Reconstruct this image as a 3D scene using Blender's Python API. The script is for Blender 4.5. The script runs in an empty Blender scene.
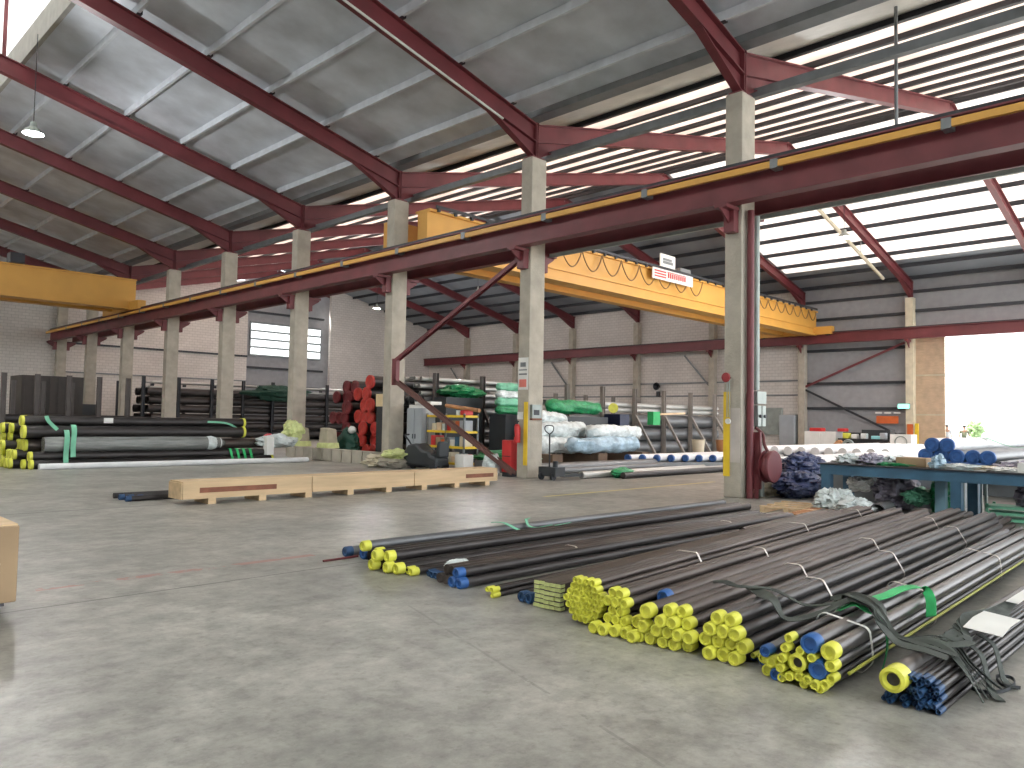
import bpy, math, random
from mathutils import Vector, Matrix, noise
random.seed(7)
SC = bpy.context.scene
COL = SC.collection

# ---------------------------------------------------------------- camera, world, sun, exposure
cam_d = bpy.data.cameras.new('camera'); cam = bpy.data.objects.new('camera', cam_d); COL.objects.link(cam)
cam_d.sensor_width = 36.0; cam_d.lens = 36.0 * 769.0 / 1024.0; cam_d.clip_end = 600
_vx = Vector((1273 - 512, -(433 - 384), -769.0)).normalized()
_vy = Vector((-265 - 512, -(405 - 384), -769.0)).normalized()
_z = _vx.cross(_vy).normalized(); _m = (_vx + _vy).normalized(); _n = _z.cross(_m)
_X = (_m - _n) / math.sqrt(2); _Y = (_m + _n) / math.sqrt(2)
R3 = Matrix((_X, _Y, _z))
cam.matrix_world = Matrix.Translation((0, 0, 1.58)) @ R3.to_4x4()
SC.camera = cam

world = bpy.data.worlds.new('world'); SC.world = world; world.use_nodes = True
_bg = world.node_tree.nodes['Background']; _bg.inputs[0].default_value = (0.92, 0.96, 1.0, 1); _bg.inputs[1].default_value = 2.4
sun_d = bpy.data.lights.new('sun', 'SUN'); sun_d.energy = 16.0; sun_d.angle = math.radians(2); sun_d.color = (1, .97, .93)
sun = bpy.data.objects.new('sun', sun_d); COL.objects.link(sun)
sun.rotation_euler = Vector((0.22, -0.30, -0.93)).to_track_quat('-Z', 'Y').to_euler()
SC.view_settings.view_transform = 'Standard'; SC.view_settings.look = 'None'
SC.view_settings.gamma = 1.0; SC.view_settings.use_curve_mapping = False
SC.view_settings.exposure = 0.86
SC.cycles.max_bounces = 7; SC.cycles.diffuse_bounces = 5; SC.cycles.glossy_bounces = 3; SC.cycles.transmission_bounces = 3
SC.cycles.caustics_reflective = False; SC.cycles.caustics_refractive = False

# ---------------------------------------------------------------- materials
MATS = {}
def mat(name, col, rough=.6, metal=0.0, var=.12, scale=3.0, bump=0.0, bscale=20.0, stretch=(1, 1, 1), trans=0.0, spec=.5, emit=0.0):
    if name in MATS: return MATS[name]
    m = bpy.data.materials.new(name); m.use_nodes = True; nt = m.node_tree; b = nt.nodes['Principled BSDF']
    b.inputs['Roughness'].default_value = rough; b.inputs['Metallic'].default_value = metal
    b.inputs['Specular IOR Level'].default_value = spec
    tc = nt.nodes.new('ShaderNodeTexCoord'); mp = nt.nodes.new('ShaderNodeMapping'); mp.inputs['Scale'].default_value = stretch
    nt.links.new(tc.outputs['Object'], mp.inputs[0])
    nz = nt.nodes.new('ShaderNodeTexNoise'); nz.inputs['Scale'].default_value = scale; nz.inputs['Detail'].default_value = 5
    nt.links.new(mp.outputs[0], nz.inputs['Vector'])
    mr = nt.nodes.new('ShaderNodeMapRange'); mr.inputs['From Min'].default_value = .3; mr.inputs['From Max'].default_value = .7
    mr.inputs['To Min'].default_value = 1 - var; mr.inputs['To Max'].default_value = 1 + var
    nt.links.new(nz.outputs['Fac'], mr.inputs['Value'])
    hs = nt.nodes.new('ShaderNodeHueSaturation'); hs.inputs['Color'].default_value = (*col, 1)
    nt.links.new(mr.outputs[0], hs.inputs['Value']); nt.links.new(hs.outputs[0], b.inputs['Base Color'])
    if bump > 0:
        n2 = nt.nodes.new('ShaderNodeTexNoise'); n2.inputs['Scale'].default_value = bscale; n2.inputs['Detail'].default_value = 3
        nt.links.new(mp.outputs[0], n2.inputs['Vector'])
        bp = nt.nodes.new('ShaderNodeBump'); bp.inputs['Strength'].default_value = bump; bp.inputs['Distance'].default_value = .05
        nt.links.new(n2.outputs['Fac'], bp.inputs['Height']); nt.links.new(bp.outputs[0], b.inputs['Normal'])
    if trans > 0:
        tr = nt.nodes.new('ShaderNodeBsdfTranslucent'); nt.links.new(hs.outputs[0], tr.inputs['Color'])
        mx = nt.nodes.new('ShaderNodeMixShader'); mx.inputs[0].default_value = trans
        out = nt.nodes['Material Output']
        nt.links.new(b.outputs[0], mx.inputs[1]); nt.links.new(tr.outputs[0], mx.inputs[2]); nt.links.new(mx.outputs[0], out.inputs[0])
    if emit > 0:
        b.inputs['Emission Color'].default_value = (*col, 1); b.inputs['Emission Strength'].default_value = emit
    MATS[name] = m; return m

RED = mat('oxide red paint', (.150, .030, .036), .5, var=.18, scale=1.5)
REDB = mat('bright red paint', (.55, .03, .03), .45)
CONC = mat('cast concrete', (.42, .385, .32), .85, var=.15, scale=2.5, bump=.2)
YEL = mat('crane yellow paint', (.66, .35, .07), .5, var=.06, scale=1.0)
YELP = mat('yellow paint', (.80, .55, .03), .5, var=.08)
FOIL = mat('roof foil', (.62, .665, .72), .45, metal=.2, var=.2, scale=.9, bump=.5, bscale=1.6)
FOILB = mat('roof foil seam', (.68, .72, .77), .5, metal=.2, var=.1)
SHEET = mat('grey roof sheet', (.26, .285, .32), .6, metal=.1, var=.15, scale=.6, bump=.3, bscale=1.2)
CREAMF = mat('cream foil lining', (.55, .53, .48), .5, var=.15, scale=1.2, bump=.8, bscale=1.5)
TRANS = mat('translucent roof sheet', (.77, .69, .645), .6, var=.12, scale=.8, trans=.36)
TRANSB = mat('clear translucent roof sheet', (.80, .76, .73), .6, var=.08, scale=.8, trans=.42)
GLAZ = mat('translucent monitor sheet', (.88, .88, .86), .5, var=.06, scale=2, trans=.8, stretch=(1, 3, 1))
MILK = mat('milky monitor sheet', (.85, .85, .83), .6, var=.05, trans=.26)
DARK = mat('dark steel', (.035, .038, .045), .5, metal=.3)
GREYS = mat('grey steel', (.20, .215, .225), .5, metal=.3)
GALV = mat('galvanised steel', (.30, .34, .32), .45, metal=.3)
FASC = mat('fascia board', (.38, .37, .34), .7)
CLAD = mat('grey cladding', (.29, .295, .31), .7, var=.08)
PIPE = mat('black steel pipe', (.050, .045, .044), .42, metal=.55, var=.35, scale=4, stretch=(.3, 3, 3))
PIPEB = mat('brown steel pipe', (.085, .068, .060), .48, metal=.5, var=.35, scale=4, stretch=(.3, 3, 3))
PIPEG = mat('grey steel pipe', (.15, .155, .16), .42, metal=.5, var=.25, scale=3, stretch=(.3, 3, 3))
PIPEL = mat('pale steel pipe', (.42, .42, .40), .4, metal=.4, var=.2, scale=3, stretch=(.3, 3, 3))
PIPEW = mat('white wrapped pipe', (.72, .73, .74), .5, var=.08)
CAPY = mat('yellow plastic cap', (.68, .68, .085), .45, var=.10, scale=8)
CAPP = mat('pale yellow cap', (.62, .68, .30), .5, var=.15, scale=8)
CAPB = mat('blue plastic cap', (.03, .11, .33), .45, var=.2, scale=8)
CAPN = mat('dark blue tip paint', (.02, .065, .16), .5, var=.3, scale=12)
CAPR = mat('red plastic flange cover', (.50, .045, .035), .45, var=.2, scale=5)
BLACKH = mat('dark bore', (.01, .01, .01), .8)
WOODL = mat('pine wood', (.62, .45, .27), .7, var=.15, scale=3, stretch=(.3, 3, 3))
WOODR = mat('red brown board', (.24, .09, .05), .7, var=.2, scale=6)
WOODO = mat('orange brown wood', (.45, .22, .10), .7, var=.2)
BROWN = mat('dark weathered wood', (.13, .085, .055), .8, var=.2)
CARD = mat('cardboard', (.33, .23, .135), .8, var=.08)
BLUEB = mat('bench blue paint', (.045, .12, .195), .5, var=.2)
STRAP = mat('steel strap', (.62, .57, .52), .4, metal=.4)
SLING = mat('grey green sling', (.062, .072, .064), .85, var=.3, scale=10)
GREENW = mat('green wrap', (.02, .27, .10), .4, var=.3, scale=8, bump=.4)
PIPEM = mat('dark grey brown pipe', (.080, .074, .070), .33, metal=.55, var=.3, scale=4, stretch=(.3, 3, 3))
GREENS = mat('green sling', (.03, .42, .13), .6, var=.2)
MINT = mat('pale green sling', (.18, .50, .33), .6, var=.2)
PLAST = mat('clear white plastic wrap', (.62, .68, .68), .25, var=.25, scale=4, bump=.8, bscale=9)
LILAC = mat('lilac plastic wrap', (.34, .32, .40), .35, var=.3, scale=6, bump=.6)
TARP = mat('blue tarpaulin', (.035, .050, .12), .45, var=.4, scale=4, bump=.8, bscale=7)
WHITE = mat('white paint', (.75, .75, .72), .5, var=.05)
GREYC = mat('grey cabinet paint', (.36, .39, .42), .5, var=.05)
DGREY = mat('dark grey plastic', (.03, .035, .04), .5)
TAN = mat('tan slats', (.62, .47, .33), .7)
LAMP = mat('lamp glow', (1, .97, .92), .5, emit=22.0)
EXITG = mat('green exit glow', (.25, .85, .7), .5, emit=1.2)
SKIN = mat('skin', (.30, .17, .11), .6)
HAIR = mat('black hair', (.01, .01, .01), .6)
ORNG = mat('orange board', (.60, .13, .03), .6)
CREAM = mat('cream plastic', (.62, .56, .42), .5)
MAGEN = mat('magenta cloth', (.30, .02, .09), .8)
OUTG = mat('pale yard concrete', (.55, .54, .50), .9, var=.08, scale=.5)
GLASST = mat('teal window', (.62, .74, .72), .3)
LEAFG = mat('leaf green', (.16, .24, .11), .8, var=.4, scale=8)

def brick_mat():
    m = bpy.data.materials.new('painted block wall'); m.use_nodes = True; nt = m.node_tree; b = nt.nodes['Principled BSDF']
    tc = nt.nodes.new('ShaderNodeTexCoord'); sx = nt.nodes.new('ShaderNodeSeparateXYZ'); cb = nt.nodes.new('ShaderNodeCombineXYZ')
    ad = nt.nodes.new('ShaderNodeMath'); ad.operation = 'ADD'
    nt.links.new(tc.outputs['Object'], sx.inputs[0]); nt.links.new(sx.outputs[0], ad.inputs[0]); nt.links.new(sx.outputs[1], ad.inputs[1])
    nt.links.new(ad.outputs[0], cb.inputs[0]); nt.links.new(sx.outputs[2], cb.inputs[1])
    br = nt.nodes.new('ShaderNodeTexBrick'); nt.links.new(cb.outputs[0], br.inputs['Vector'])
    br.inputs['Scale'].default_value = 1.0; br.inputs['Brick Width'].default_value = .4; br.inputs['Row Height'].default_value = .2
    br.inputs['Mortar Size'].default_value = .012
    br.inputs['Color1'].default_value = (.62, .585, .55, 1); br.inputs['Color2'].default_value = (.67, .635, .60, 1); br.inputs['Mortar'].default_value = (.46, .43, .41, 1)
    nz = nt.nodes.new('ShaderNodeTexNoise'); nz.inputs['Scale'].default_value = .35; nt.links.new(tc.outputs['Object'], nz.inputs['Vector'])
    mr = nt.nodes.new('ShaderNodeMapRange'); mr.inputs['To Min'].default_value = .8; mr.inputs['To Max'].default_value = 1.15; nt.links.new(nz.outputs['Fac'], mr.inputs['Value'])
    hs = nt.nodes.new('ShaderNodeHueSaturation'); nt.links.new(br.outputs['Color'], hs.inputs['Color']); nt.links.new(mr.outputs[0], hs.inputs['Value'])
    nt.links.new(hs.outputs[0], b.inputs['Base Color']); b.inputs['Roughness'].default_value = .85
    return m
BLOCK = brick_mat()

def floor_mat():
    m = bpy.data.materials.new('worn concrete floor'); m.use_nodes = True; nt = m.node_tree; b = nt.nodes['Principled BSDF']
    N = nt.nodes.new; L = nt.links.new
    tc = N('ShaderNodeTexCoord'); sx = N('ShaderNodeSeparateXYZ'); L(tc.outputs['Object'], sx.inputs[0])
    def noise_(sc, det, st=(1, 1, 1), rg=.6):
        mp = N('ShaderNodeMapping'); mp.inputs['Scale'].default_value = st; L(tc.outputs['Object'], mp.inputs[0])
        n = N('ShaderNodeTexNoise'); n.inputs['Scale'].default_value = sc; n.inputs['Detail'].default_value = det; n.inputs['Roughness'].default_value = rg
        L(mp.outputs[0], n.inputs['Vector']); return n.outputs['Fac']
    r1 = N('ShaderNodeValToRGB'); L(noise_(.55, 8, rg=.68), r1.inputs[0])
    e = r1.color_ramp.elements; e[0].position = .30; e[0].color = (.225, .224, .21, 1); e[1].position = .70; e[1].color = (.49, .48, .445, 1)
    x = e.new(.5); x.color = (.335, .33, .307, 1)
    r2 = N('ShaderNodeValToRGB'); L(noise_(4.0, 9, rg=.75), r2.inputs[0])
    e = r2.color_ramp.elements; e[0].position = .36; e[0].color = (.55, .54, .52, 1); e[1].position = .62; e[1].color = (1.12, 1.11, 1.08, 1)
    mx = N('ShaderNodeMix'); mx.data_type = 'RGBA'; mx.blend_type = 'MULTIPLY'; mx.inputs[0].default_value = .8
    L(r1.outputs[0], mx.inputs[6]); L(r2.outputs[0], mx.inputs[7]); cur = mx.outputs[2]
    r3 = N('ShaderNodeValToRGB'); L(noise_(13.0, 6, rg=.7), r3.inputs[0])
    e = r3.color_ramp.elements; e[0].position = .33; e[0].color = (.62, .60, .58, 1); e[1].position = .47; e[1].color = (1, 1, 1, 1)
    mx = N('ShaderNodeMix'); mx.data_type = 'RGBA'; mx.blend_type = 'MULTIPLY'; mx.inputs[0].default_value = .6
    L(cur, mx.inputs[6]); L(r3.outputs[0], mx.inputs[7]); cur = mx.outputs[2]
    def math_(op, a, bb):
        k = N('ShaderNodeMath'); k.operation = op
        for i, v in enumerate((a, bb)):
            if isinstance(v, (int, float)): k.inputs[i].default_value = v
            else: L(v, k.inputs[i])
        return k.outputs[0]
    def line(axis, pos, w, lo=None, hi=None, other=None, slope=0.0):
        c = sx.outputs[axis]
        if slope: c = math_('SUBTRACT', c, math_('MULTIPLY', sx.outputs[other], slope))
        k = math_('LESS_THAN', math_('ABSOLUTE', math_('SUBTRACT', c, pos), 0), w)
        if lo is not None:
            k = math_('MULTIPLY', k, math_('GREATER_THAN', sx.outputs[other], lo)); k = math_('MULTIPLY', k, math_('LESS_THAN', sx.outputs[other], hi))
        return k
    def over(cur, fac, col):
        mx = N('ShaderNodeMix'); mx.data_type = 'RGBA'; L(fac, mx.inputs[0]); L(cur, mx.inputs[6]); mx.inputs[7].default_value = (*col, 1); return mx.outputs[2]
    worn = math_('GREATER_THAN', noise_(2.5, 6, rg=.7), .47)
    cur = over(cur, math_('MULTIPLY', math_('MULTIPLY', line(1, 7.78, .06, 1.9, 4.7, 0), worn), .6), (.42, .13, .10))
    cur = over(cur, math_('MULTIPLY', line(1, 10.7, .07, 11.8, 18.6, 0), .9), (.62, .52, .16))
    for a in (line(1, 7.06, .013, -20, 60, 0), line(1, 13.64, .028), line(1, 20.5, .02)):
        cur = over(cur, math_('MULTIPLY', a, .8), (.05, .05, .045))
    cur = over(cur, math_('MULTIPLY', math_('MULTIPLY', line(0, 2.45, .012, 1.5, 6.0, 1, .31), worn), .35), (.10, .10, .09))
    L(cur, b.inputs['Base Color'])
    rr = N('ShaderNodeMapRange'); rr.inputs['To Min'].default_value = .27; rr.inputs['To Max'].default_value = .52; L(noise_(1.3, 6), rr.inputs['Value']); L(rr.outputs[0], b.inputs['Roughness'])
    bp = N('ShaderNodeBump'); bp.inputs['Strength'].default_value = .15; bp.inputs['Distance'].default_value = .01; L(noise_(15, 5), bp.inputs['Height']); L(bp.outputs[0], b.inputs['Normal'])
    return m
FLOOR = floor_mat()

# ---------------------------------------------------------------- mesh helpers
class MB:
    def __init__(s): s.v = []; s.f = []; s.s = []
    def add(s, vs, fs, smooth=False):
        o = len(s.v); s.v += [tuple(p) for p in vs]
        for f in fs: s.f.append(tuple(o + i for i in f)); s.s.append(smooth)
        return s
    def box(s, x0, y0, z0, x1, y1, z1):
        return s.add([(x0, y0, z0), (x1, y0, z0), (x1, y1, z0), (x0, y1, z0), (x0, y0, z1), (x1, y0, z1), (x1, y1, z1), (x0, y1, z1)],
                     [(0, 3, 2, 1), (4, 5, 6, 7), (0, 1, 5, 4), (1, 2, 6, 5), (2, 3, 7, 6), (3, 0, 4, 7)])
    def bar(s, p0, p1, w, h, up=(0, 0, 1)):          # rectangular bar from p0 to p1, w sideways, h along up
        p0 = Vector(p0); p1 = Vector(p1); d = (p1 - p0).normalized(); up = Vector(up)
        sd = d.cross(up)
        if sd.length < 1e-4: sd = d.cross(Vector((1, 0, 0)))
        sd.normalize(); u = sd.cross(d).normalized()
        q = []
        for p in (p0, p1):
            for a, b in ((-1, -1), (1, -1), (1, 1), (-1, 1)): q.append(p + sd * (a * w / 2) + u * (b * h / 2))
        return s.add(q, [(0, 1, 2, 3), (7, 6, 5, 4), (0, 4, 5, 1), (1, 5, 6, 2), (2, 6, 7, 3), (3, 7, 4, 0)])
    def ibeam(s, p0, p1, h, w, tf=.03, tw=.02, up=(0, 0, 1)):
        p0 = Vector(p0); p1 = Vector(p1); d = (p1 - p0).normalized(); sd = d.cross(Vector(up)).normalized(); u = sd.cross(d).normalized()
        s.bar(p0 + u * (h / 2 - tf / 2), p1 + u * (h / 2 - tf / 2), w, tf, up); s.bar(p0 - u * (h / 2 - tf / 2), p1 - u * (h / 2 - tf / 2), w, tf, up)
        return s.bar(p0, p1, tw, h - 2 * tf, up)
    def cyl(s, p0, p1, r, n=16, r1=None, caps=True):
        p0 = Vector(p0); p1 = Vector(p1); d = (p1 - p0).normalized(); a = d.orthogonal().normalized(); b = d.cross(a)
        if r1 is None: r1 = r
        q = []
        for p, rr in ((p0, r), (p1, r1)):
            for i in range(n):
                t = 2 * math.pi * i / n; q.append(p + a * (rr * math.cos(t)) + b * (rr * math.sin(t)))
        s.add(q, [(i, (i + 1) % n, n + (i + 1) % n, n + i) for i in range(n)], True)
        if caps:
            o = len(s.v) - 2 * n
            s.f.append(tuple(o + i for i in reversed(range(n)))); s.s.append(False)
            s.f.append(tuple(o + n + i for i in range(n))); s.s.append(False)
        return s
    def lathe(s, p0, d, prof, n=20):                  # prof: (distance along d, radius)
        p0 = Vector(p0); d = Vector(d).normalized(); a = d.orthogonal().normalized(); b = d.cross(a); q = []
        for (t, r) in prof:
            for i in range(n):
                an = 2 * math.pi * i / n; q.append(p0 + d * t + (a * math.cos(an) + b * math.sin(an)) * max(r, 1e-4))
        fs = []
        for k in range(len(prof) - 1):
            for i in range(n): fs.append((k * n + i, k * n + (i + 1) % n, (k + 1) * n + (i + 1) % n, (k + 1) * n + i))
        return s.add(q, fs, True)
    def tube(s, pts, r, n=8):
        pts = [Vector(p) for p in pts]; q = []; prev = None
        for i, p in enumerate(pts):
            d = (pts[min(i + 1, len(pts) - 1)] - pts[max(i - 1, 0)]).normalized()
            a = d.orthogonal().normalized() if prev is None else (prev - d * prev.dot(d)).normalized()
            prev = a; b = d.cross(a)
            for k in range(n): t = 2 * math.pi * k / n; q.append(p + (a * math.cos(t) + b * math.sin(t)) * r)
        fs = [(i * n + k, i * n + (k + 1) % n, (i + 1) * n + (k + 1) % n, (i + 1) * n + k) for i in range(len(pts) - 1) for k in range(n)]
        m = len(pts) - 1
        s.add(q, fs, True); o = len(s.v) - len(q)
        s.f.append(tuple(o + i for i in reversed(range(n)))); s.s.append(False); s.f.append(tuple(o + m * n + i for i in range(n))); s.s.append(False)
        return s
    def ribbon(s, pts, w, t, side):                   # flat webbing along pts; side = width direction(s)
        pts = [Vector(p) for p in pts]; q = []
        for i, p in enumerate(pts):
            d = (pts[min(i + 1, len(pts) - 1)] - pts[max(i - 1, 0)]).normalized()
            sd = Vector(side[i] if isinstance(side, list) else side); sd = (sd - d * sd.dot(d)).normalized(); u = d.cross(sd)
            for a, b in ((-1, -1), (1, -1), (1, 1), (-1, 1)): q.append(p + sd * (a * w / 2) + u * (b * t / 2))
        fs = [(i * 4 + k, i * 4 + (k + 1) % 4, (i + 1) * 4 + (k + 1) % 4, (i + 1) * 4 + k) for i in range(len(pts) - 1) for k in range(4)]
        return s.add(q, fs, True)
    def blob(s, c, rad, seed=0, amp=.18, fr=1.6, nu=34, nv=22, flat=None):
        q = []; fs = []
        for j in range(nv + 1):
            ph = math.pi * j / nv
            for i in range(nu):
                th = 2 * math.pi * i / nu
                d = Vector((math.sin(ph) * math.cos(th), math.sin(ph) * math.sin(th), math.cos(ph)))
                k = 1 + amp * noise.noise(d * fr + Vector((seed * 7.3, seed * 3.1, seed))) + amp * .5 * noise.noise(d * fr * 3 + Vector((seed, 9, seed * 2))) + amp * .45 * (.5 - abs(noise.noise(d * fr * 4.5 + Vector((3, seed, seed * 2)))) * 2)
                p = Vector((c[0] + d.x * rad[0] * k, c[1] + d.y * rad[1] * k, c[2] + d.z * rad[2] * k))
                if flat is not None: p.z = max(p.z, flat)
                q.append(p)
        for j in range(nv):
            for i in range(nu): fs.append((j * nu + i, (j + 1) * nu + i, (j + 1) * nu + (i + 1) % nu, j * nu + (i + 1) % nu))
        return s.add(q, fs, True)
    def prism(s, poly, axis, a, b):                   # poly: 2D points in the other two axes (in order), extruded a..b
        def P(p, t):
            if axis == 0: return (t, p[0], p[1])
            if axis == 1: return (p[0], t, p[1])
            return (p[0], p[1], t)
        n = len(poly)
        return s.add([P(p, a) for p in poly] + [P(p, b) for p in poly], [tuple(range(n)), tuple(reversed(range(n, 2 * n)))] + [(i, i + n, (i + 1) % n + n, (i + 1) % n) for i in range(n)])
    def mesh(s, name, m):
        me = bpy.data.meshes.new(name); me.from_pydata(s.v, [], s.f); me.polygons.foreach_set('use_smooth', s.s); me.materials.append(m); me.update(); me.set_sharp_from_angle(angle=math.radians(38))
        return me
    def build(s, name, m, parent=None, bevel=0):
        me = s.mesh(name, m)
        o = bpy.data.objects.new(name, me); COL.objects.link(o)
        if bevel: b = o.modifiers.new('bevel', 'BEVEL'); b.width = bevel; b.segments = 2; b.limit_method = 'ANGLE'
        if parent: o.parent = parent; o.matrix_parent_inverse = Matrix.Translation(-parent.location) if parent.type == 'EMPTY' and parent.rotation_euler.z == 0 else Matrix()
        return o
def B(x0, y0, z0, x1, y1, z1): return MB().box(x0, y0, z0, x1, y1, z1)

def tag(o, label, cat, group=None):
    o['label'] = label; o['category'] = cat
    if group: o['group'] = group
    return o
def struct(o): o['kind'] = 'structure'; return o
def thing(name, label, cat, loc=(0, 0, 0), group=None):
    o = bpy.data.objects.new(name, None); o.empty_display_size = .2; COL.objects.link(o); o.location = loc; return tag(o, label, cat, group)
def solo(mb, name, m, label, cat, group=None, bevel=0): return tag(mb.build(name, m, None, bevel), label, cat, group)
def smooth_path(pts, k=6):
    pts = [Vector(p) for p in pts]; out = []
    for i in range(len(pts) - 1):
        p0 = pts[max(i - 1, 0)]; p1 = pts[i]; p2 = pts[i + 1]; p3 = pts[min(i + 2, len(pts) - 1)]
        for j in range(k):
            t = j / k; out.append(.5 * ((2 * p1) + (p2 - p0) * t + (2 * p0 - 5 * p1 + 4 * p2 - p3) * t * t + (3 * p1 - p0 - 3 * p2 + p3) * t ** 3))
    return out + [pts[-1]]

# ---------------------------------------------------------------- the building
XC = 15.26; BAY = 6.2; Y0 = 8.2; XF = 46.5; YE = 58.2; XL = -15.6; YS = -22.0
YI = [Y0 + BAY * i for i in range(9)]
SL = .24; ZB = 9.22                                 # underside of rafters at the column row
def zr(x):                                          # underside line of the rafters
    if x <= XC: return ZB + SL * (XC - x) if x > 0 else ZB + SL * (XC + x)
    m = (XC + XF) / 2
    return ZB + SL * (x - XC) if x < m else ZB + SL * (XF - x)
XM = (XC + XF) / 2
struct(B(XL - 20, YS - 30, -.3, XF + .3, YE + .3, 0).build('floor', FLOOR))
struct(B(XF + .3, -140, -.3, 260, 200, -.02).build('yard_ground', OUTG))

# end wall with gable, block masonry
g = MB().prism([(XL, 0), (XC, 0), (XC, ZB + .9), (0, ZB + .9 + SL * XC), (XL, ZB + .9)], 1, YE, YE + .3)
struct(g.build('wall_end', BLOCK))
g = MB().prism([(XC, 0), (28.6, 0), (28.6, 12.3), (XC, ZB + .7)], 1, YE, YE + .3)
struct(g.build('wall_end.001', BLOCK))
g = MB().prism([(35.6, 0), (XF, 0), (XF, ZB + .7), (35.6, ZB + .7 + SL * (XF - 35.6))], 1, YE - 1.0, YE - .7)
struct(g.build('wall_end.002', BLOCK))
g = MB().prism([(28.4, 0), (38.5, 0), (38.5, 11.9), (XM, 13.6), (28.4, 12.8)], 1, YE + .3, YE + .4)
struct(g.build('wall_end.003', CLAD))
w = struct(B(28.9, YE + .18, 6.3, 35.4, YE + .28, 9.1).build('window_1', GREYS))
for k in range(4):
    B(29.0, YE + .12, 6.45 + k * .66, 35.3, YE + .17, 6.95 + k * .66).build('pane', mat('lit louvre glass', (.85, .9, .9), .3, emit=1.1, var=.02), w)
for z in (3.8, 5.3, 9.8): struct(B(28.6, YE + .05, z, 35.6, YE + .25, z + .15).build('trim_1', DARK))
struct(B(XC, YE - .12, 6.15, 28.6, YE, 6.28).build('trim_2', DARK))
struct(B(XC, YE - .12, 4.2, 28.6, YE, 4.28).build('trim_2', GREYS))

# far side wall: block masonry, one bay of grey cladding, head over the wide doorway
struct(B(XF, YI[2] + .2, 0, XF + .3, YE + .3, ZB + .8).build('wall_far', BLOCK))
struct(B(XF + .1, YI[1] + .2, 0, XF + .2, YI[2] + .2, ZB + .8).build('wall_far.001', CLAD))
struct(B(XF + .1, -30, 7.15, XF + .2, YI[1] + .2, ZB + .8).build('wall_far.002', CLAD))
for z in (1.0, 2.5, 4.0, 6.0, 7.9, 9.0): struct(B(XF - .06, YI[1] + .2, z, XF + .1, YI[2], z + .16).build('trim_3', DARK))
for z in (8.0, 9.1): struct(B(XF - .06, -30, z, XF + .1, YI[1], z + .16).build('trim_4', DARK))
for z in (4.25, 3.35): struct(B(XF - .06, YI[2] + .2, z, XF, YE, z + .1).build('trim_5', GREYS))
# left side wall far away from the viewer, and roof of the camera bay
struct(B(XL - .3, YS, 0, XL, YE, ZB + .8).build('wall_left', BLOCK))

RT = .50                                            # rafter depth
def sheet(x0, x1, y0, y1, m, name, off=RT + .22, th=.05):
    z0 = zr(x0 + 1e-4) + off; z1 = zr(x1 - 1e-4) + off
    o = MB().prism([(x0, z0), (x1, z1), (x1, z1 + th), (x0, z0 + th)], 1, y0, y1).build(name, m)
    return struct(o)
sheet(5.7, XC, YS, YE, FOIL, 'ceiling')
sheet(XL, -5.7, YS, YE, FOIL, 'ceiling.001')
sheet(XC, 17.3, YS, YE, CREAMF, 'ceiling.002')
sheet(17.3, XM, -4.2, YI[4], TRANS, 'ceiling.003')
sheet(17.3, XM, YI[4], YE, TRANS, 'ceiling.004')
sheet(XM, XF + .4, YI[2], YE, SHEET, 'ceiling.005')
sheet(XM, 43.9, -4.2, YI[2], TRANSB, 'ceiling.006')
sheet(43.9, XF + .4, -4.2, YI[2], SHEET, 'ceiling.007')
# ridge monitor above the camera bay
zf = zr(5.7) + RT + .1
for sgn in (1, -1):
    struct(B(min(sgn * 5.64, sgn * 5.76), YS, zf, max(sgn * 5.64, sgn * 5.76), YE, zf + .8).build('trim_6', FASC))
    struct(B(min(sgn * 5.68, sgn * 5.72), YS, zf + .8, max(sgn * 5.68, sgn * 5.72), YE, zf + 4.1).build('window_2', GLAZ))
struct(B(-5.9, YS, zf + 4.1, 5.9, YE, zf + 4.2).build('ceiling.008', MILK))

ORD = ['with the hose reel', 'with the fire extinguisher', 'beside the grey cabinet', 'third beyond the hose reel one', 'fourth beyond the hose reel one',
       'fifth beyond the hose reel one', 'sixth beyond the hose reel one', 'seventh beyond the hose reel one', 'standing at the end wall']
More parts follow.
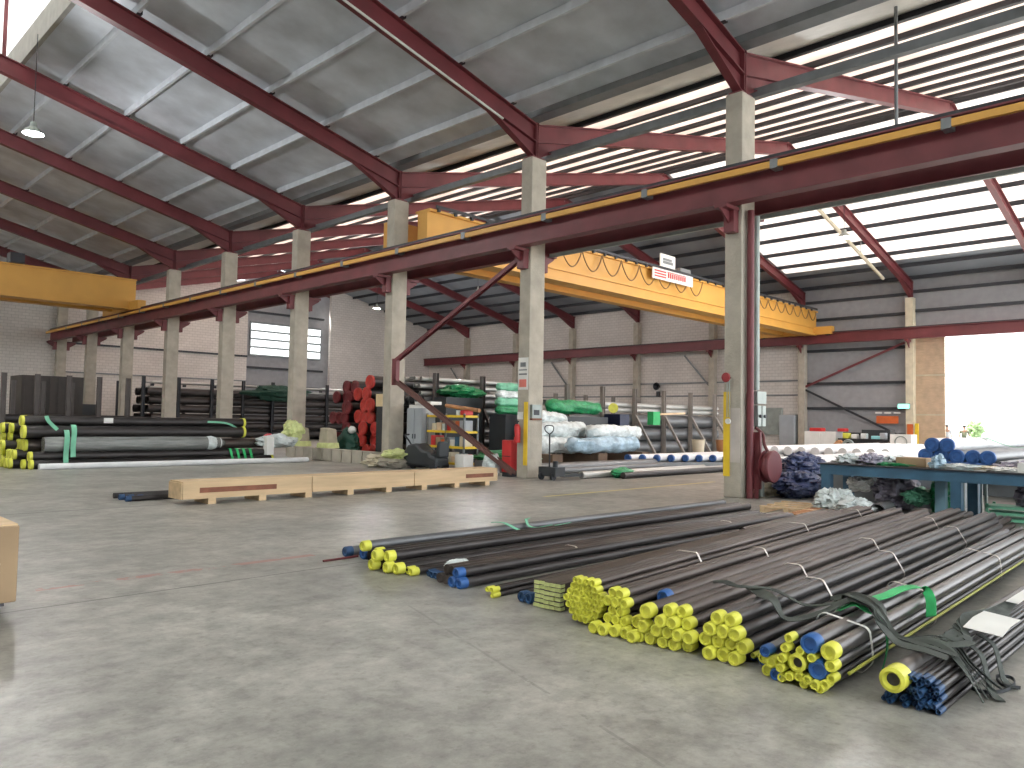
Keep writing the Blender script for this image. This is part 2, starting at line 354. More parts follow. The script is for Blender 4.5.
# columns
for i, y in enumerate(YI):
    t = thing('concrete_column', 'tall pale concrete roof column ' + ORD[i], 'column', (XC, y, 0))
    sh = B(XC - .29, y - .2, 0, XC + .29, y + .2, 8.75)
    sh.build('shaft', CONC, t, .02)
    B(XC - .24, y - .16, 8.75, XC + .24, y + .16, 8.80).build('cap_plate', RED, t)
    for s in (-1, 1):                               # steel brackets carrying the runway beams
        b = MB(); xa = XC + s * .29; xb = XC + s * .85
        b.box(min(xa, xb), y - .14, 6.12, max(xa, xb), y + .14, 6.2); b.box(min(xa, xa + s * .2), y - .12, 5.66, max(xa, xa + s * .2), y + .12, 6.12)
        b.prism([(xa + s * .2, 5.85), (xb, 6.08), (xb, 6.12), (xa + s * .2, 6.12)], 1, y - .02, y + .02)
        b.build('bracket', RED, t)
def rafter(xa, xb, y, label, haunch_a=True, haunch_b=True):
    xm = (xa + xb) / 2; t = thing('steel_rafter', label, 'roof beam', (xm, y, 0))
    for (p, q) in ((xa, xm), (xb, xm)):
        s = 1 if q > p else -1
        z0 = ZB; z1 = ZB + SL * abs(xm - p); m = MB()
        m.ibeam((p, y, z0 + RT / 2), (q, y, z1 + RT / 2), RT, .24, .03, .015)
        m.build('beam', RED, t)
        h = MB(); L = 1.8; zl = ZB + SL * L
        h.prism([(p + s * .05, ZB - .42), (p + s * L, zl), (p + s * L, zl + .06), (p + s * .05, ZB + .06)], 1, y - .02, y + .02)
        h.bar((p + s * .05, y, ZB - .42), (p + s * L, y, zl), .2, .025)
        h.build('haunch', RED, t)
        if xa < 0 and p > 0:
            for c in range(5): x_ = 14.2 - c * 1.85; B(x_ - .03, y - .22, zr(x_) + RT, x_ + .10, y - .06, zr(x_) + RT + .2).build('purlin_cleat', DARK, t)
    for e in (xa + .02, xb - .05): B(e, y - .12, ZB - .42, e + .03, y + .12, ZB + .55).build('end_plate', RED, t)
    return t
for k in range(-1, 9):
    y = Y0 + BAY * k
    if k < 0: wh = 'one bay before the hose reel column'
    else: wh = 'at the column ' + ORD[k]
    rafter(-XC, XC, y, 'red rafter of the foil-lined bay ' + wh)
    if y > -4.5: rafter(XC, XF - .1, y, 'red rafter of the bay behind, ' + wh)
    # red posts of the monitor stand on the rafters
    for sgn in (1,):
        zz = zr(5.2) + RT
        solo(B(sgn * 5.2 - .05, y - .05, zz, sgn * 5.2 + .05, y + .05, zf + 4.1), 'monitor_post', RED, ('slim red ridge window post ' if sgn > 0 else 'hidden side ridge window post ') + wh, 'post')
# purlins
NTH = ['first', 'second', 'third', 'fourth', 'fifth', 'sixth', 'seventh', 'eighth', 'ninth', 'tenth', 'eleventh', 'twelfth']
def purlin(x, y0, y1, m, label, group, h=.2, w=.07):
    z = zr(x) + RT + .215 - h
    a = MB().box(x - w / 2, y0, z, x + w / 2, y1, z + .02).box(x - w / 2, y0, z + h - .02, x + w / 2, y1, z + h).box(x - w / 2, y0, z + .02, x - w / 2 + .02, y1, z + h - .02)
    solo(a, 'roof_purlin', m, label, 'purlin', group)
for k in range(5): purlin(14.2 - k * 1.85, YS, YE, FOILB, 'pale roof purlin under the grey foil lining, ' + NTH[k] + ' up from the concrete columns', 'purlins under the foil lining', w=.08)
for k in range(9): purlin(17.3 + k * 1.64, -4.2, YE, DARK, 'dark roof purlin on the rising slope of the bay behind, ' + NTH[k] + ' from the columns', 'dark purlins on the rising slope of the bay behind', w=.12, h=.145)
for k in range(10): purlin(XM + .15 + k * 1.68, -4.2, YE, DARK, 'dark roof purlin on the slope falling to the far wall, ' + NTH[k] + ' from the ridge', 'dark purlins on the falling slope of the bay behind', w=.1)
# valley gutter and tie along the column row
solo(MB().prism([(XC - .2, 9.86), (XC + .2, 9.86), (XC + .3, 10.1), (XC - .3, 10.1)], 1, YS, YE), 'valley_gutter', GREYS, 'long grey valley gutter above the row of concrete columns', 'gutter')
solo(MB().box(15.84, YS, 8.92, 16.02, YE, 9.12), 'eaves_tie', GREYS, 'long grey box tie along the tops of the concrete columns', 'beam')

# runway beams
t = thing('crane_runway', 'red crane runway beam with yellow conductor bar on the viewer side of the columns', 'crane beam', (14.62, 30, 0))
MB().ibeam((14.62, YS, 6.57), (14.62, YE - .3, 6.57), .74, .32, .035, .02).build('beam', RED, t)
B(14.57, YS, 6.94, 14.67, YE - .3, 7.04).build('rail', DARK, t)
B(14.34, YS, 6.70, 14.42, YE - .3, 6.83).build('conductor_bar', YEL, t)
for k in range(25): B(14.33, YS + 1 + k * 3.1, 6.67, 14.58, YS + 1.16 + k * 3.1, 6.86).build('clip', GREYS, t)
t = thing('crane_runway', 'red crane runway beam of the bay behind, on the far side of the concrete columns', 'crane beam', (15.95, 30, 0))
MB().ibeam((15.95, YS, 6.50), (15.95, YE - .3, 6.50), .55, .26, .03, .02).build('beam', RED, t)
B(15.9, YS, 6.78, 16.0, YE - .3, 6.86).build('rail', DARK, t)
B(15.78, YS, 6.10, 15.86, YI[1] + 1, 6.19).build('cable_tray', GALV, t)
t = thing('crane_runway', 'dark red crane runway beam along the far wall', 'crane beam', (45.7, 20, 0))
MB().ibeam((45.7, -4, 6.75), (45.7, YE - 1.2, 6.75), .62, .3, .03, .02).build('beam', RED, t)
B(45.65, -4, 7.06, 45.75, YE - 1.2, 7.13).build('rail', DARK, t)
# pilasters on the far wall
for i in range(1, 9):
    y = YI[i]
    t = thing('wall_column', 'concrete column on the far wall ' + ['', 'at the doorway edge', 'between grey cladding and block wall', 'third from the doorway', 'fourth from the doorway', 'fifth from the doorway', 'sixth from the doorway', 'seventh from the doorway', 'in the far corner'][i], 'column', (XF, y, 0))
    B(XF - .45, y - .2, 0, XF, y + .2, 8.8).build('shaft', CONC if i > 1 else CREAM, t)
    MB().box(XF - .95, y - .1, 6.3, XF - .45, y + .1, 6.43).prism([(XF - .45, 5.95), (XF - .45, 6.3), (XF - .9, 6.3)], 1, y - .02, y + .02).build('bracket', RED, t)
# wind braces on the cladding bay
xb = XF - .25
solo(MB().bar((xb, YI[2] - .2, 3.9), (xb, YI[1] + .3, 6.3), .1, .12), 'wall_brace', RED, 'dark red diagonal brace rising to the doorway column over the grey cladding', 'brace')
solo(MB().bar((xb, YI[2] - .2, 3.7), (xb, YI[1] + .3, .9), .1, .12), 'wall_brace', DARK, 'dark diagonal brace falling across the grey cladding above the benches', 'brace')
for i in (3, 5, 7):
    solo(MB().bar((XF - .25, YI[i] + .2, 4.0), (XF - .25, YI[i] + 2.2, 6.2), .08, .1), 'wall_brace', GREYS, 'short grey knee brace on the wall column ' + {3: 'third', 5: 'fifth', 7: 'seventh'}[i] + ' from the doorway', 'brace')
# slatted shutter leaf at the doorway edge
t = thing('shutter_panel', 'tan slatted shutter leaf standing at the edge of the wide doorway', 'shutter', (XF, 13.1, 0))
m = MB()
for k in range(44): m.box(XF + .02, 12.75, .05 + k * .15, XF + .09, 14.3, .13 + k * .15)
m.build('slats', TAN, t); MB().box(XF + .1, 12.75, 0, XF + .14, 14.3, 6.9).build('backing', TAN, t)
for z in (2.2, 4.4, 6.6): B(XF, 12.72, z, XF + .12, 14.3, z + .08).build('rail', CREAM, t)

# the K-brace between two columns
t = thing('column_brace', 'brown steel brace of two bars between the cabinet column and extinguisher column', 'brace', (15.0, 17.5, 0))
MB().ibeam((14.88, YI[1] + .1, 5.95), (14.88, YI[2] - .6, 3.38), .14, .12, .012, .01, (1, 0, 0)).build('upper_bar', RED, t)
MB().ibeam((14.88, YI[2] - .6, 2.75), (14.88, YI[1] + .2, .12), .16, .12, .012, .01, (1, 0, 0)).build('lower_bar', mat('rusty brown steel', (.15, .07, .06), .6), t)
B(14.80, YI[2] - .72, 2.6, 14.94, YI[2] - .5, 3.45).build('gusset', RED, t)

# ---------------------------------------------------------------- bridge cranes
def hang_loops(x0, x1, n, y, zt, drop):
    m = MB()
    for k in range(n):
        a = x0 + (x1 - x0) * k / n; b = x0 + (x1 - x0) * (k + 1) / n
        m.tube([(a + (b - a) * j / 12, y - .03 * math.sin(math.pi * j / 12), zt - drop * math.sin(math.pi * j / 12) ** .8) for j in range(13)], .028, 6)
    return m
t = thing('bridge_crane', 'long yellow overhead bridge crane spanning the bay behind the columns', 'overhead crane', (31, 20.5, 7))
MB().box(15.7, 19.6, 7.05, 45.9, 20.1, 8.35).box(15.7, 19.48, 6.95, 45.9, 20.22, 7.07).box(15.7, 19.48, 8.35, 45.9, 20.22, 8.43).box(15.7, 19.52, 7.38, 45.9, 19.61, 7.46).build('girder', YEL, t)
MB().box(15.7, 21.5, 7.05, 45.9, 22.0, 8.35).build('girder', YEL, t)
for x in (15.95, 45.7):
    MB().box(x - .2, 18.5, 6.98, x + .2, 23.2, 7.45).build('end_carriage', YEL, t)
    for yy in (18.8, 22.9): MB().cyl((x - .1, yy, 7.10), (x + .1, yy, 7.10), .2, 16).build('wheel', DARK, t)
hang_loops(19.5, 32.5, 10, 19.40, 8.33, .75).build('festoon_cable', mat('brown cable', (.22, .12, .04), .7), t)
hang_loops(37.2, 45.4, 8, 19.40, 8.33, .55).build('festoon_cable', MATS['brown cable'], t)
for k in range(40): B(16 + k * .74, 19.40, 8.36, 16.10 + k * .74, 19.50, 8.50).build('cable_clip', DARK, t)
B(15.9, 19.38, 8.46, 45.6, 19.42, 8.56).build('festoon_track', DARK, t)
s = B(28.2, 19.33, 7.93, 31.5, 19.37, 8.42).build('name_board', WHITE, t)
m = MB()                                            # red emblem and blurred lettering
for k in range(3): m.box(28.35, 19.315, 8.03 + k * .12, 29.25, 19.33, 8.09 + k * .12)
for k in range(9): m.box(29.4 + k * .17, 19.315, 8.08, 29.5 + k * .17, 19.33, 8.30)
m.box(29.35, 19.315, 8.32, 30.9, 19.33, 8.35).build('red_lettering', REDB, s)
B(28.9, 19.40, 8.5, 30.1, 19.45, 9.15).build('sign_plate', WHITE, t)
MB().box(29.1, 19.385, 8.72, 29.9, 19.40, 8.84).box(29.1, 19.385, 8.86, 29.8, 19.40, 8.97).build('sign_marks', GREYS, t)
B(31.0, 19.7, 8.43, 31.9, 20.1, 8.85).build('control_box', GREYS, t)
MB().box(38.5, 20.2, 6.9, 40.3, 21.4, 7.5).cyl((38.7, 20.8, 7.9), (40.2, 20.8, 7.9), .3, 16).box(38.5, 20.2, 7.5, 40.3, 21.5, 7.6).build('hoist_trolley', YEL, t)

t = thing('bridge_crane', 'yellow overhead bridge crane at left in the foil-lined bay', 'overhead crane', (0, 43, 7))
MB().box(-14.4, 42.9, 7.12, 14.75, 43.5, 8.55).box(-14.4, 42.78, 7.02, 14.75, 43.62, 7.14).box(-14.4, 42.78, 8.55, 14.75, 43.62, 8.62).build('girder', YEL, t)
MB().box(-14.4, 45.4, 7.12, 14.75, 45.9, 8.55).build('girder', YEL, t)
B(14.42, 41.6, 6.95, 14.82, 47, 7.4).build('end_carriage', YEL, t)
for yy in (42, 46.6): MB().cyl((14.52, yy, 7.10), (14.72, yy, 7.10), .18, 16).build('wheel', DARK, t)
MB().box(8.9, 42.5, 8.62, 9.5, 43.2, 9.1).build('control_box', DARK, t)

# ---------------------------------------------------------------- lamps, conduits, hanging pipe
def lamp(x, y, z, label, r=.24, e=500):
    t = thing('high_bay_lamp', label, 'ceiling lamp', (x, y, z))
    MB().lathe((x, y, z), (0, 0, 1), [(0, r), (.02, r), (.10, r * .8), (.2, r * .35), (.34, r * .3), (.34, 0)], 20).build('shade', GALV, t)
    MB().lathe((x, y, z + .005), (0, 0, 1), [(0, 0), (0, r * .95)], 20).build('lens', LAMP, t)
    MB().cyl((x, y, z + .34), (x, y, zr(x) + RT + .24), .012, 6).build('rod', DARK, t)
    d = bpy.data.lights.new('lamp_light', 'POINT'); d.energy = e; d.shadow_soft_size = .2; lo = bpy.data.objects.new('lamp_light', d); COL.objects.link(lo); lo.location = (x, y, z - .15)
lamp(5.6, 24.8, 9.4, 'glowing round lamp hanging under the foil-lined roof at upper left', .27)
lamp(31.5, 12.3, 9.2, 'pale lamp hanging under the bright roof near the wide doorway', .30)
lamp(32.4, 46.0, 9.4, 'small glowing lamp seen past the cabinet column, lower of the two', .26)
lamp(31.9, 34.7, 9.4, 'small glowing lamp above the crossing braces, higher of the two', .12)
solo(MB().tube([(5.6, YI[1] - .12, zr(5.6) - .05), (13.9, YI[1] - .12, zr(13.9) - .06)], .03, 8), 'conduit', mat('pale conduit', (.62, .62, .58), .4), 'thin white conduit clipped under the red rafter over the extinguisher column', 'conduit')
t = thing('conduit', 'thick pale cream conduit under the bright roof beside the red rafter', 'conduit', (39, YI[1] + .75, 11))
MB().tube([(33.5, YI[1] + .75, 12.35), (44.2, YI[1] + .75, 9.7)], .09, 10).build('tube', CREAM, t)
for x in (36.0, 41.0): B(x, YI[1] + .73, zr(x), x + .04, YI[1] + .77, zr(x) + RT + .25).build('hanger', GREYS, t)
solo(MB().cyl((16.4, 5.35, 6.8), (16.4, 5.35, 10.18), .035, 10), 'drop_pipe', GREYS, 'thin dark pipe hanging vertically from the roof at upper right', 'pipe')

# ---------------------------------------------------------------- fittings on the columns
y = YI[0]; xn = XC - .29
solo(B(xn - .02, y + .05, .45, xn - .005, y + .2, 2.25), 'warning_strip', YELP, 'yellow painted strip on the column with the hose reel', 'strip')
solo(B(xn - .012, y - .18, .75, xn - .004, y + .04, 1.9), 'paint_patch', mat('pale pink paint', (.55, .50, .46), .7), 'pale paint patch low on the column with the hose reel', 'paint patch')
t = thing('pull_valve', 'small red wheel valve with hanging rods on the hose reel column', 'valve', (xn - .15, y + .05, 2.6))
MB().lathe((xn - .22, y + .05, 2.55), (1, 0, 0), [(0, 0), (0, .05), (.01, .09), (.03, .105), (.05, .09), (.06, .05), (.06, 0)], 18).build('wheel', mat('deep red paint', (.30, .03, .035), .5), t)
MB().cyl((xn - .16, y + .05, 2.55), (xn, y + .05, 2.55), .02, 8).build('stem', DARK, t)
MB().cyl((xn - .1, y + .07, 1.7), (xn - .1, y + .07, 2.5), .012, 6).cyl((xn - .1, y + .02, 1.7), (xn - .1, y + .02, 2.5), .012, 6).build('rod', GALV, t)
MB().lathe((xn - .13, y + .04, 1.62), (1, 0, 0), [(0, 0), (0, .06), (.04, .06), (.04, 0)], 14).build('bell', WHITE, t)
solo(MB().cyl((XC - .08, y - .30, 0), (XC - .08, y - .30, 6.15), .075, 14), 'fire_main', RED, 'thick dark red vertical pipe up the hose reel column', 'pipe')
t = thing('cable_conduit', 'grey vertical conduit with switch boxes on the hose reel column', 'conduit', (XC + .2, y - .3, 0))
MB().cyl((XC + .25, y - .27, 2.3), (XC + .25, y - .27, 6.1), .065, 12).build('tube', GALV, t)
MB().box(XC + .06, y - .40, 2.0, XC + .46, y - .22, 2.27).build('junction_box', GALV, t, .01)
for a in (0, .2):
    b = MB().box(XC + .08 + a, y - .40, 1.52, XC + .24 + a, y - .22, 1.97).build('switch_box', GALV, t, .01)
    MB().cyl((XC + .16 + a, y - .44, 1.74), (XC + .16 + a, y - .40, 1.74), .035, 12).build('knob', DARK, b)
t = thing('hose_reel', 'big dark red hose reel low on the concrete column', 'hose reel', (XC, y - .4, 0))
hx, hy, hz = XC + .18, y - .62, .68
MB().lathe((hx, hy, hz), (0, 1, 0), [(-.11, 0), (-.11, .10), (-.11, .33), (-.08, .35), (-.08, .28), (.08, .28), (.08, .35), (.11, .33), (.11, 0)], 28).build('drum', RED, t)
MB().lathe((hx, hy, hz), (0, 1, 0), [(-.075, .29), (-.06, .32), (-.02, .335), (.02, .32), (.075, .29)], 24).build('hose', RED, t)
MB().box(XC - .02, y - .5, .2, XC + .05, y - .2, 1.4).box(hx - .03, y - .55, .6, hx + .03, y - .2, .75).box(XC - .05, y - .46, 0, XC + .0, y - .38, .5).build('bracket', RED, t)
MB().tube(smooth_path([(XC + .1, y - .33, 1.5), (XC + .25, y - .42, 1.35), (XC + .16, y - .5, 1.15), (XC + .2, y - .55, 1.0)]), .035, 8).build('feed_hose', mat('dark red rubber', (.10, .02, .02), .6), t)
solo(MB().cyl((XC + .32, y - .35, .02), (XC + .32, y - .35, .42), .07, 14), 'small_canister', GALV, 'grey upright canister under the hose reel', 'canister')

y = YI[1]
solo(B(xn - .02, y - .2, .0 + .35, xn - .005, y - .06, 2.05), 'warning_strip', YELP, 'yellow painted strip on the column with the fire extinguisher', 'strip')
t = thing('notice_board', 'white notice with red mark on the fire extinguisher column', 'sign', (xn, y, 2.6))
B(xn - .015, y - .18, 2.38, xn - .003, y + .18, 3.25).build('plate', WHITE, t)
MB().box(xn - .022, y - .13, 2.45, xn - .016, y + .13, 2.66).build('red_mark', mat('pink red print', (.7, .2, .16), .6), t)
MB().box(xn - .022, y - .15, 2.78, xn - .016, y + .15, 2.82).box(xn - .022, y - .15, 2.9, xn - .016, y + .15, 2.93).box(xn - .022, y - .1, 3.0, xn - .016, y + .1, 3.12).build('print', GREYS, t)
t = thing('fire_extinguisher', 'red fire extinguisher hung on the concrete column', 'fire extinguisher', (xn - .1, y + .08, 1.2))
MB().lathe((xn - .11, y + .09, .95), (0, 0, 1), [(0, 0), (0, .085), (.02, .09), (.42, .09), (.48, .06), (.5, .03), (.5, 0)], 18).build('cylinder', REDB, t)
MB().cyl((xn - .11, y + .09, 1.45), (xn - .11, y + .09, 1.52), .025, 8).box(xn - .19, y + .08, 1.5, xn - .05, y + .10, 1.54).build('valve', DARK, t)
MB().tube(smooth_path([(xn - .14, y + .09, 1.49), (xn - .24, y + .09, 1.4), (xn - .21, y + .09, 1.1)]), .012, 6).build('hose', DARK, t)
solo(B(xn - .02, y - .02, 1.58, xn - .005, y + .18, 1.78), 'extinguisher_sign', WHITE, 'small white sign above the fire extinguisher', 'sign')
t = thing('control_panel', 'grey and white panel box on the side of the extinguisher column', 'panel', (XC, y - .22, 1.8))
B(XC - .22, y - .29, 1.62, XC + .15, y - .2, 1.98).build('case', GALV, t); B(XC - .16, y - .30, 1.70, XC + .05, y - .29, 1.84).build('display', DARK, t); B(XC - .22, y - .295, 1.57, XC + .15, y - .2, 1.61).build('ledge', WOODR, t)
t = thing('red_locker', 'red steel box on the floor beside the extinguisher column', 'box', (15.0, 15.3, 0))
B(14.97, 14.82, .12, 15.4, 15.18, 1.0).build('case', REDB, t, .02); B(14.98, 14.84, .0, 15.38, 15.16, .12).build('base', DARK, t); B(14.955, 14.84, .55, 14.97, 15.16, .57).build('door_seam', DARK, t)
solo(MB().blob((15.0, 15.55, .26), (.26, .28, .32), 3, .35, 2.0, flat=.0), 'plastic_bag', PLAST, 'crumpled clear bag beside the red box by the extinguisher column', 'bag')
_n0 = set(bpy.data.objects)
t = thing('pallet_truck', 'dark pallet truck with upright handle parked by the extinguisher column', 'pallet truck', (15.6, 13.9, 0))
MB().box(15.0, 13.72, .07, 16.2, 13.88, .14).box(15.0, 14.12, .07, 16.2, 14.28, .14).build('fork', DGREY, t)
MB().box(14.62, 13.7, .1, 15.0, 14.3, .34).cyl((14.75, 13.82, .34), (14.75, 13.82, .5), .07, 12).build('pump_body', DGREY, t)
for yy in (13.78, 14.2): MB().cyl((14.66, yy, .10), (14.66, yy + .06, .10), .10, 14).build('wheel', DARK, t)
MB().tube([(14.72, 14.0, .3), (14.62, 13.92, 1.2)], .02, 8).tube(smooth_path([(14.62, 13.92, 1.2), (14.6, 13.78, 1.3), (14.6, 13.8, 1.42), (14.6, 14.04, 1.42), (14.6, 14.06, 1.3), (14.62, 13.92, 1.2)]), .015, 6).build('handle', DGREY, t)

_t = [o for o in set(bpy.data.objects) - _n0 if o.parent is None][0]
_t.location.x += .45; _t.location.y -= .42

# ---------------------------------------------------------------- pipes
MC = {}
def pipe_mesh(r, L, m, hollow, n, sq=False):
    k = (round(r, 4), round(L, 2), m.name, hollow, n, sq)
    if k in MC: return MC[k]
    b = MB()
    if sq: b.box(0, -r, -r, L, r, r)
    elif hollow: b.lathe((0, 0, 0), (1, 0, 0), [(.35, 0), (.35, r * .86), (0, r * .86), (0, r), (L, r), (L, r * .86), (L - .3, r * .86), (L - .3, 0)], n)
    else: b.lathe((0, 0, 0), (1, 0, 0), [(0, 0), (0, r), (L, r), (L, 0)], n)
    MC[k] = b.mesh('pipe', m); return MC[k]
def cap_mesh(r, m, n, sq=False, ring=False):
    k = ('cap', round(r, 4), m.name, n, sq, ring)
    if k in MC: return MC[k]
    b = MB(); R = r * 1.06
    if sq: b.box(-.012, -R * .96, -R * .7, .05, R * .96, R * .7)
    elif ring: b.lathe((0, 0, 0), (1, 0, 0), [(.06, 0), (.06, r * .5), (-.01, r * .55), (-.03, r * .75), (-.02, R), (.10, R * 1.02), (.10, r)], n)
    else: b.lathe((0, 0, 0), (1, 0, 0), [(-.004, 0), (-.004, r * .55), (-.018, r * .62), (-.02, R * .85), (-.008, R), (.07, R * 1.02), (.07, r)], n)
    MC[k] = b.mesh('end_cap', m); return MC[k]
def pipe(x, y, z, r, L, yaw, m, cap, label, group, n=16, cap2=None, hollow=False, sq=False, ring=False, name='steel_pipe', roll=0, cat='pipe'):
    o = bpy.data.objects.new(name, pipe_mesh(r, L, m, hollow, n, sq)); COL.objects.link(o)
    o.location = (x, y, z); o.rotation_euler = (roll, 0, yaw); tag(o, label, cat, group)
    if cap:
        c = bpy.data.objects.new('end_cap', cap_mesh(r, cap, n, sq, ring)); COL.objects.link(c); c.parent = o
    if cap2:
        c = bpy.data.objects.new('end_cap', cap_mesh(r, cap2, n, sq)); COL.objects.link(c); c.parent = o; c.location = (L, 0, 0); c.rotation_euler = (0, 0, math.pi)
    return o
def pack(rows, r, yc, z0=0.0):
    out = []; off = 0.0
    for k, n in enumerate(rows):
        if k and (n - rows[k - 1]) % 2 == 0: off = r if off == 0 else 0.0
        for i in range(n): out.append((yc + off + (i - (n - 1) / 2) * 2 * r, z0 + r + k * r * 1.735))
    return out
def hull(pts):
    pts = sorted(set(pts)); 
    def half(ps):
        h = []
        for p in ps:
            while len(h) > 1 and (h[-1][0] - h[-2][0]) * (p[1] - h[-2][1]) - (h[-1][1] - h[-2][1]) * (p[0] - h[-2][0]) <= 0: h.pop()
            h.append(p)
        return h
    a = half(pts); b = half(pts[::-1]); return a[:-1] + b[:-1]
def strap(pos, r, xs, ys, yaw, s, label, m=STRAP, w=.03, t=.003, group=None, name='steel_band'):
    # a band around all circles pos at distance s along the bundle
    pts = [(round(y + (r + t) * math.cos(a * math.pi / 8), 4), round(max(.003, z + (r + t) * math.sin(a * math.pi / 8)), 4)) for (y, z) in pos for a in range(16)]
    h = hull(pts); h.append(h[0]); c, si = math.cos(yaw), math.sin(yaw)
    path = [(xs + c * s - si * (y - ys), ys + si * s + c * (y - ys), z) for (y, z) in h]
    solo(MB().ribbon(path, w, t, (c, si, 0)), name, m, label, 'strap', group)
def bundle(rows, r, yc, xs, L, yaw, m, cap, desc, group, z0=0.0, capf=None, straps=(), jit=.035, n=16, pos=None, sq=False, capmix=None, cap2=None, hollow=False, name='steel_pipe'):
    P = pos or pack(rows, r, yc, z0); c, si = math.cos(yaw), math.sin(yaw)
    for (y, z) in P:
        j = random.uniform(-jit, jit); dy = y - yc
        cc = cap
        if capmix and random.random() < capmix[1]: cc = capmix[0]
        pipe(xs + c * j - si * dy, yc + si * j + c * dy, z, r * .97, L, yaw, m, cc, desc, group, n=n, sq=sq, cap2=cap2, hollow=hollow, name=name)
    for k, s in enumerate(straps): strap(P, r, xs, yc, yaw, s, 'thin pale band around the ' + group, group='bands around the ' + group if len(straps) > 1 else None)
    return P

# --- small pile at left of the foreground rows (open floor, thin pipes)
def one(x, y, r, L, cap, m, label, z=None, yaw=0.0, **k): return pipe(x, y, r if z is None else z, r, L, yaw, m, cap, label, None, **k)
one(4.92, 7.46, .055, 7.4, CAPN, PIPEG, 'dark grey pipe with grey blue end, outermost towards the crate', yaw=-.03)
one(4.98, 7.20, .06, 7.6, CAPB, PIPE, 'black pipe with blue cap beside the single yellow capped pipe', yaw=-.015)
one(4.97, 7.06, .06, 7.6, None, PIPE, 'black pipe lying under the single yellow capped pipe', yaw=-.012)
one(4.88, 7.06, .056, 7.5, CAPY, PIPEG, 'pipe with yellow cap resting on top of two black pipes', z=.172, yaw=-.015)
one(4.55, 7.33, .012, .45, None, RED, 'short thin dark red rod poking out past the grey pipe end', yaw=.02)
one(5.1, 6.93, .055, 7.4, None, PIPE, 'black pipe between the blue capped pipe and yellow capped heap', yaw=-.012)
bundle([5, 3], .057, 6.52, 4.80, 7.55, -.004, PIPE, CAPY, 'black pipe with yellow cap in the low heap beside the blue capped pipe', 'low heap of yellow capped pipes', jit=.12)
bundle([2], .04, 6.18, 4.86, 7.5, 0, PIPE, CAPY, 'slim black pipe with yellow cap on the floor edge of the low heap', 'pair of slim yellow capped pipes')
bundle([3], .035, 5.93, 4.95, 7.2, 0, PIPEB, CAPN, 'slim brown pipe with purple grey end beside crumpled plastic', 'three slim brown pipes')
solo(MB().blob((5.25, 5.93, .10), (.14, .10, .04), 5, .3), 'plastic_scrap', PLAST, 'crumpled white plastic scrap on the three slim brown pipes', 'plastic scrap')
bundle([3, 2], .048, 5.62, 4.85, 7.05, -.004, PIPEB, None, 'brown black pipe without cap between blue capped and slim brown pipes', 'uncapped brown black pipes', straps=(1.8, 5.2))
bundle([2, 1], .05, 5.44, 4.80, 7.0, .0, PIPE, CAPB, 'black pipe with blue cap near the two thin yellow tipped rods', 'blue capped pipes on the open floor', jit=.01)
bundle([2, 2], .024, 4.95, 4.82, 5.6, .03, PIPE, CAPY, 'thin rod with yellow tip in the small group of four', 'four thin yellow tipped rods')
bundle([2], .045, 4.62, 4.9, 6.6, .06, PIPE, CAPN, 'dark pipe with teal blue end beside the pale capped square tubes', 'two teal ended pipes')
# --- main rows
P = [(4.34 + (i - 2) * .056, .022 + k * .0375) for k in range(6) for i in range(5)]
c_, s_ = math.cos(.09), math.sin(.09)
for (yy, zz) in P:
    o = pipe(4.85 + random.uniform(-.015, .015), yy + random.uniform(-.006, .006), zz, .027, 7.3, .088, PIPEB, CAPP, 'flat square tube with pale yellow end cap in the squared bundle', 'squared bundle of pale capped tubes', sq=True, name='square_tube')
    o.scale = (1, 1, .68)
RND = [4, 5, 6, 7, 6, 5, 4]
bundle(RND, .0275, 3.82, 4.70, 7.5, .085, PIPEB, CAPY, 'thin pipe with yellow cap in the round tightly packed bundle', 'round bundle of thin yellow capped pipes', z0=.02, straps=(1.7, 4.6, 6.8), jit=.02, n=12)
for k in range(9): pipe(4.95, 4.12 + k * .06 - .05, .03 + (k % 2) * .02, .024, 7.4, .088, PIPEB, None, 'slim uncapped pipe lying between squared tubes and round bundle' , 'slim uncapped pipes between bundles', n=10) if k < 2 else None
bundle([3, 2, 3, 2], .037, 3.50, 4.70, 7.9, .078, PIPEB, CAPY, 'pipe with yellow cap in the stack right of the round bundle', 'stack of pipes next to the round bundle', z0=.07, jit=.03, straps=(2.6,))
bundle([5], .042, 3.46, 4.60, 8.2, .078, PIPE, CAPY, 'pipe with yellow cap in the bottom row right of the round bundle', 'bottom row of yellow capped pipes', jit=.03)
bundle([2, 2], .046, 3.22, 4.66, 8.3, .074, PIPE, CAPY, 'pipe with yellow cap in the small stack around a blue tipped pipe', 'small stack of four pipes', z0=.0, jit=.05, straps=(2.9, 5.5))
one(5.0, 3.30, .05, 8.2, CAPB, PIPEB, 'brown pipe with blue tip lying on top of yellow capped pipes', z=.26, yaw=.074)
one(4.62, 3.19, .05, 8.3, CAPY, PIPEB, 'thick pipe with yellow cap on top of the small stack', z=.235, yaw=.073)
bundle([3, 4, 3, 2], .043, 2.98, 4.65, 9.0, .070, PIPEB, CAPY, 'pipe with yellow cap in the tall middle bundle', 'tall middle bundle of yellow capped pipes', z0=.0, jit=.04, straps=(2.2, 4.4, 7.2))
P4 = bundle([3, 4, 3, 2], .045, 2.62, 4.68, 8.6, .05, PIPE, CAPY, 'black pipe with yellow cap in the bundle beside the small blue tipped rods', 'yellow capped bundle next to the blue tipped rods', z0=.0, jit=.03, straps=(1.6, 3.5, 6.2))
bundle([4, 3], .019, 2.43, 4.84, 7.6, .05, PIPE, CAPB, 'thin rod with blue tip between two yellow capped bundles', 'thin blue tipped rods between bundles', capmix=(CAPY, .25), n=10, jit=.03)
